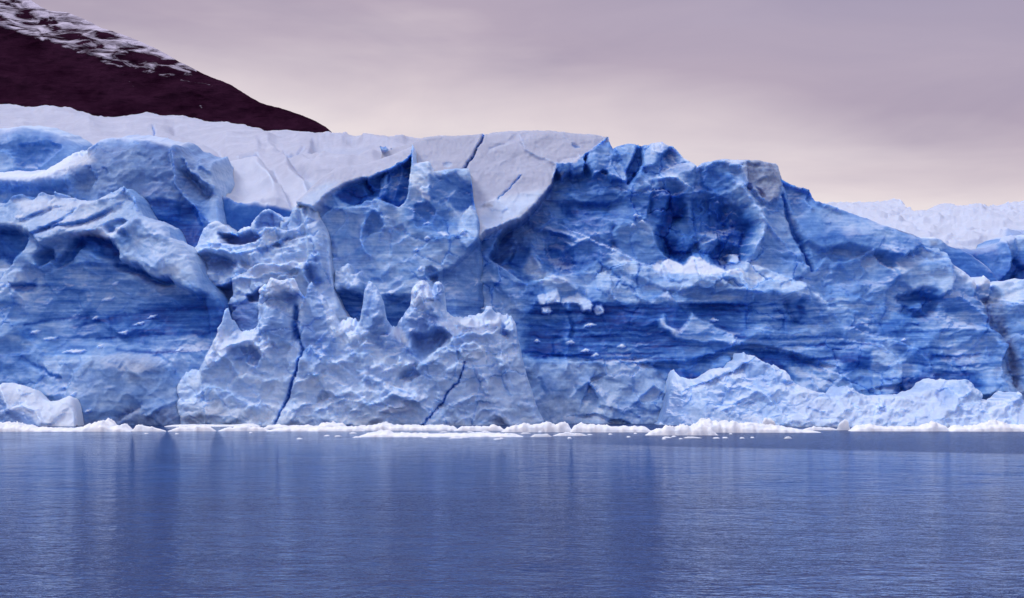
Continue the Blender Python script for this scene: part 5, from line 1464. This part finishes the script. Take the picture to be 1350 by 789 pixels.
# brash: bits of ice a few pixels wide
bits = [(192, 572, 3), (232, 572.5, 2.5), (394, 579, 4), (430, 575, 4), (445, 575.5, 5), (465, 571.5, 5), (560, 577.5, 4), (600, 578, 9), (612, 577.2, 7), (655, 579.5, 5), (661, 578.5, 3),
        (751, 578, 3), (778, 573.5, 4), (829, 576.5, 3), (880, 577.4, 7), (889, 576, 3), (898, 579, 3), (876, 579.2, 3), (945, 578, 5), (957, 577.7, 4), (979, 578, 3.5), (964, 572.5, 2.5), (993, 577.4, 2.5),
        (470, 577, 6), (585, 570, 6), (620, 570, 5), (640, 569.6, 6), (500, 569, 4), (330, 571, 2.5), (805, 573, 3), (838, 572, 2.5), (712, 569.8, 3), (735, 569, 3)]
for k, (u, v, w) in enumerate(bits):
    floe([(u - w, v - 0.3), (u - w * 0.3, v - 1.0 - (k % 3) * 0.25), (u + w * 0.4, v - 1.1), (u + w, v - 0.3)], v + 0.3, "brash_ice", "small flat fragment of brash ice floating in front of the floes",
         "fragments of brash ice on the water", depth=1.2 + (k % 4) * 0.5, seed=50 + k, cat="ice fragment")

# ------------------------------------------------------------------ mountain
mc = np.array([(-420, -230), (-300, -165), (-200, -120), (-100, -75), (0, -30), (13, -20), (43, 2), (55, 10), (67, 15), (80, 15.5), (90, 17), (100, 21), (110, 25), (122, 31), (133, 37), (150, 42),
               (165, 47), (180, 53), (207, 65), (220, 72), (233, 80), (250, 88), (267, 97), (281, 103), (293, 107), (306, 113), (317, 120), (333, 130), (342, 135), (350, 138), (367, 142), (383, 147), (400, 153),
               (412, 158), (420, 162), (430, 168), (437, 174), (446, 185), (470, 215), (520, 300), (560, 400)], float)
us = np.arange(-420, 560, 1.6)
cr = np.interp(us, mc[:, 0], mc[:, 1]) + 0.7 * fbm(us * 0.12, us * 0, 4, 80) + 0.4 * fbm(us * 0.6, us * 0, 2, 81)
nrow = 230
t = np.linspace(0, 1, nrow)[:, None]
U = np.repeat(us[None], nrow, 0)
V = 470 + (cr[None] - 470) * t
Yb = 2300 + (470 - V) * 2.2 + (U - 200) * 0.6
X, Y, Z = at(U, V, Yb)
dep = (V - cr[None])
Rr = 30 * ridged(X * 0.0035 + Z * 0.003, Z * 0.0045 - X * 0.001, 5, 82) + 7 * ridged((X * 0.9 + Z * 0.42) * 0.006, (Z * 0.9 - X * 0.42) * 0.03, 4, 83)
Y = Y - Rr * ss(0, 12, dep) * 1.0
bs_ = [(X, Y, Z)]
for b in (20, 60, 140, 300, 600):
    bs_.append((X[-1:], Y[-1:] + b, Z[-1:] - b * 0.35))
XX, YY, ZZ = (np.vstack([q[k] for q in bs_]) for k in range(3))
# where snow lies: a belt under the ridge, fading out downhill and to the right
low = np.interp(us, [-420, 0, 30, 100, 150, 220, 290, 330, 560], [-130, 38, 50, 72, 92, 108, 124, 125, 126])[None]
belt = ss(6, -10, V - low)
belt = belt * np.interp(us, [-420, 180, 240, 300, 320], [1.0, 0.85, 0.55, 0.3, 0])[None]
belt += 0.35 * np.exp(-((V - cr[None]) / 6) ** 2) * (us < 260)[None]
belt += 1.0 * (ss(14, 4, V - cr[None]) * ((us > -60) & (us < 64))[None])
for (x0, y0, x1, y1, w, s_) in ((162, 98, 168, 104, 2.4, .55), (170, 107, 175, 114, 2.0, .55), (262, 137, 268, 146, 2.0, .55), (270, 143, 279, 151, 3.0, .4), (140, 84, 143, 88, 1.5, .4)):
    d, _ = line_dist((U, V), [(x0, y0), (x1, y1)])
    belt = np.maximum(belt, s_ * 1.3 * np.exp(-(d / w) ** 2))
belt = np.clip(belt, 0, 1.3)
Cm = np.vstack([belt] + [belt[-1:]] * 5)
mt = grid_mesh("mountain", XX, YY, ZZ, np.stack([Cm] * 4, -1), ROCK)
tag(mt, kind="structure")

# ------------------------------------------------------------------ water
wx = np.array([-9000, -3000, -900, -300, 0, 300, 900, 3000, 9000], float)
wy = np.array([-4000, -500, 0, 100, 300, 900, 3000, 12000], float)
WX, WY = np.meshgrid(wx, wy)
wt = grid_mesh("water", WX, WY, WX * 0, None, WATER)
tag(wt, kind="structure")

# ------------------------------------------------------------------ light
SUN_DIR = (-0.56, 0.06, 0.80)      # towards the sun: left, slightly behind the camera
az = math.atan2(SUN_DIR[0], SUN_DIR[1])
el = math.atan2(SUN_DIR[2], math.hypot(SUN_DIR[0], SUN_DIR[1]))
sd_ = bpy.data.lights.new("sun", "SUN")
sd_.energy = 1.7
sd_.angle = math.radians(14)
sd_.color = (1.0, 0.95, 0.93)
so = bpy.data.objects.new("sun", sd_)
COL.objects.link(so)
import mathutils
so.rotation_euler = mathutils.Vector(SUN_DIR).to_track_quat("Z", "Y").to_euler()
so.location = (-100, 0, 120)

w = bpy.data.worlds.new("World")
sc.world = w
w.use_nodes = True
nt = w.node_tree
for n in list(nt.nodes):
    nt.nodes.remove(n)
L = nt.links.new
out = N(nt, "ShaderNodeOutputWorld")
sky = N(nt, "ShaderNodeTexSky", sky_type="NISHITA", sun_disc=False)
sky.sun_elevation = el
sky.sun_rotation = az
bg1 = N(nt, "ShaderNodeBackground", i_Strength=0.08)
L(sky.outputs[0], bg1.inputs[0])
tc = N(nt, "ShaderNodeTexCoord")
sx = N(nt, "ShaderNodeSeparateXYZ")
L(tc.outputs["Generated"], sx.inputs[0])
mp = N(nt, "ShaderNodeMapping")
mp.inputs["Scale"].default_value = (1.6, 1.6, 9.0)
L(tc.outputs["Generated"], mp.inputs[0])
cn = N(nt, "ShaderNodeTexNoise", i_Scale=1.4, i_Detail=5.0, i_Roughness=0.5, i_Distortion=0.4)
L(mp.outputs[0], cn.inputs["Vector"])
# the bright gap under the cloud base drops towards the right
e1 = math_n(nt, "ADD", sx.outputs[2], math_n(nt, "MULTIPLY", math_n(nt, "MAXIMUM", sx.outputs[0], -0.07), 0.16))
e2 = math_n(nt, "ADD", e1, math_n(nt, "MULTIPLY", math_n(nt, "SUBTRACT", cn.outputs[0], 0.5), 0.14))
cr_ = ramp(nt, [(0.0, (0.66, 0.58, 0.64)), (0.155, (0.90, 0.815, 0.81)), (0.185, (0.75, 0.66, 0.70)), (0.235, (0.46, 0.385, 0.485)), (0.33, (0.42, 0.37, 0.50)), (0.7, (0.82, 0.80, 1.0)), (1.0, (1.0, 1.0, 1.2))])
L(e2, cr_.inputs[0])
bg2 = N(nt, "ShaderNodeBackground", i_Strength=1.0)
cn2 = N(nt, "ShaderNodeTexNoise", i_Scale=5.0, i_Detail=6.0, i_Roughness=0.55, i_Distortion=0.6)
mp2 = N(nt, "ShaderNodeMapping")
mp2.inputs["Scale"].default_value = (1.0, 1.0, 3.2)
L(tc.outputs["Generated"], mp2.inputs[0])
L(mp2.outputs[0], cn2.inputs["Vector"])
mot = ramp(nt, [(0.3, (0.90, 0.90, 0.94)), (0.7, (1.08, 1.07, 1.05))])
L(cn2.outputs[0], mot.inputs[0])
L(mixc(nt, 1.0, cr_.outputs[0], mot.outputs[0], "MULTIPLY"), bg2.inputs[0])
ms = N(nt, "ShaderNodeMixShader", i_Fac=0.96)
L(bg1.outputs[0], ms.inputs[1])
L(bg2.outputs[0], ms.inputs[2])
L(ms.outputs[0], out.inputs[0])

# ------------------------------------------------------------------ render settings
vs = sc.view_settings
sc.display_settings.display_device = "sRGB"
vs.view_transform = "Standard"
vs.look = "None"
vs.exposure = 0.0
vs.gamma = 1.0
sc.cycles.use_denoising = True
sc.cycles.max_bounces = 6
sc.cycles.diffuse_bounces = 4
sc.cycles.glossy_bounces = 3
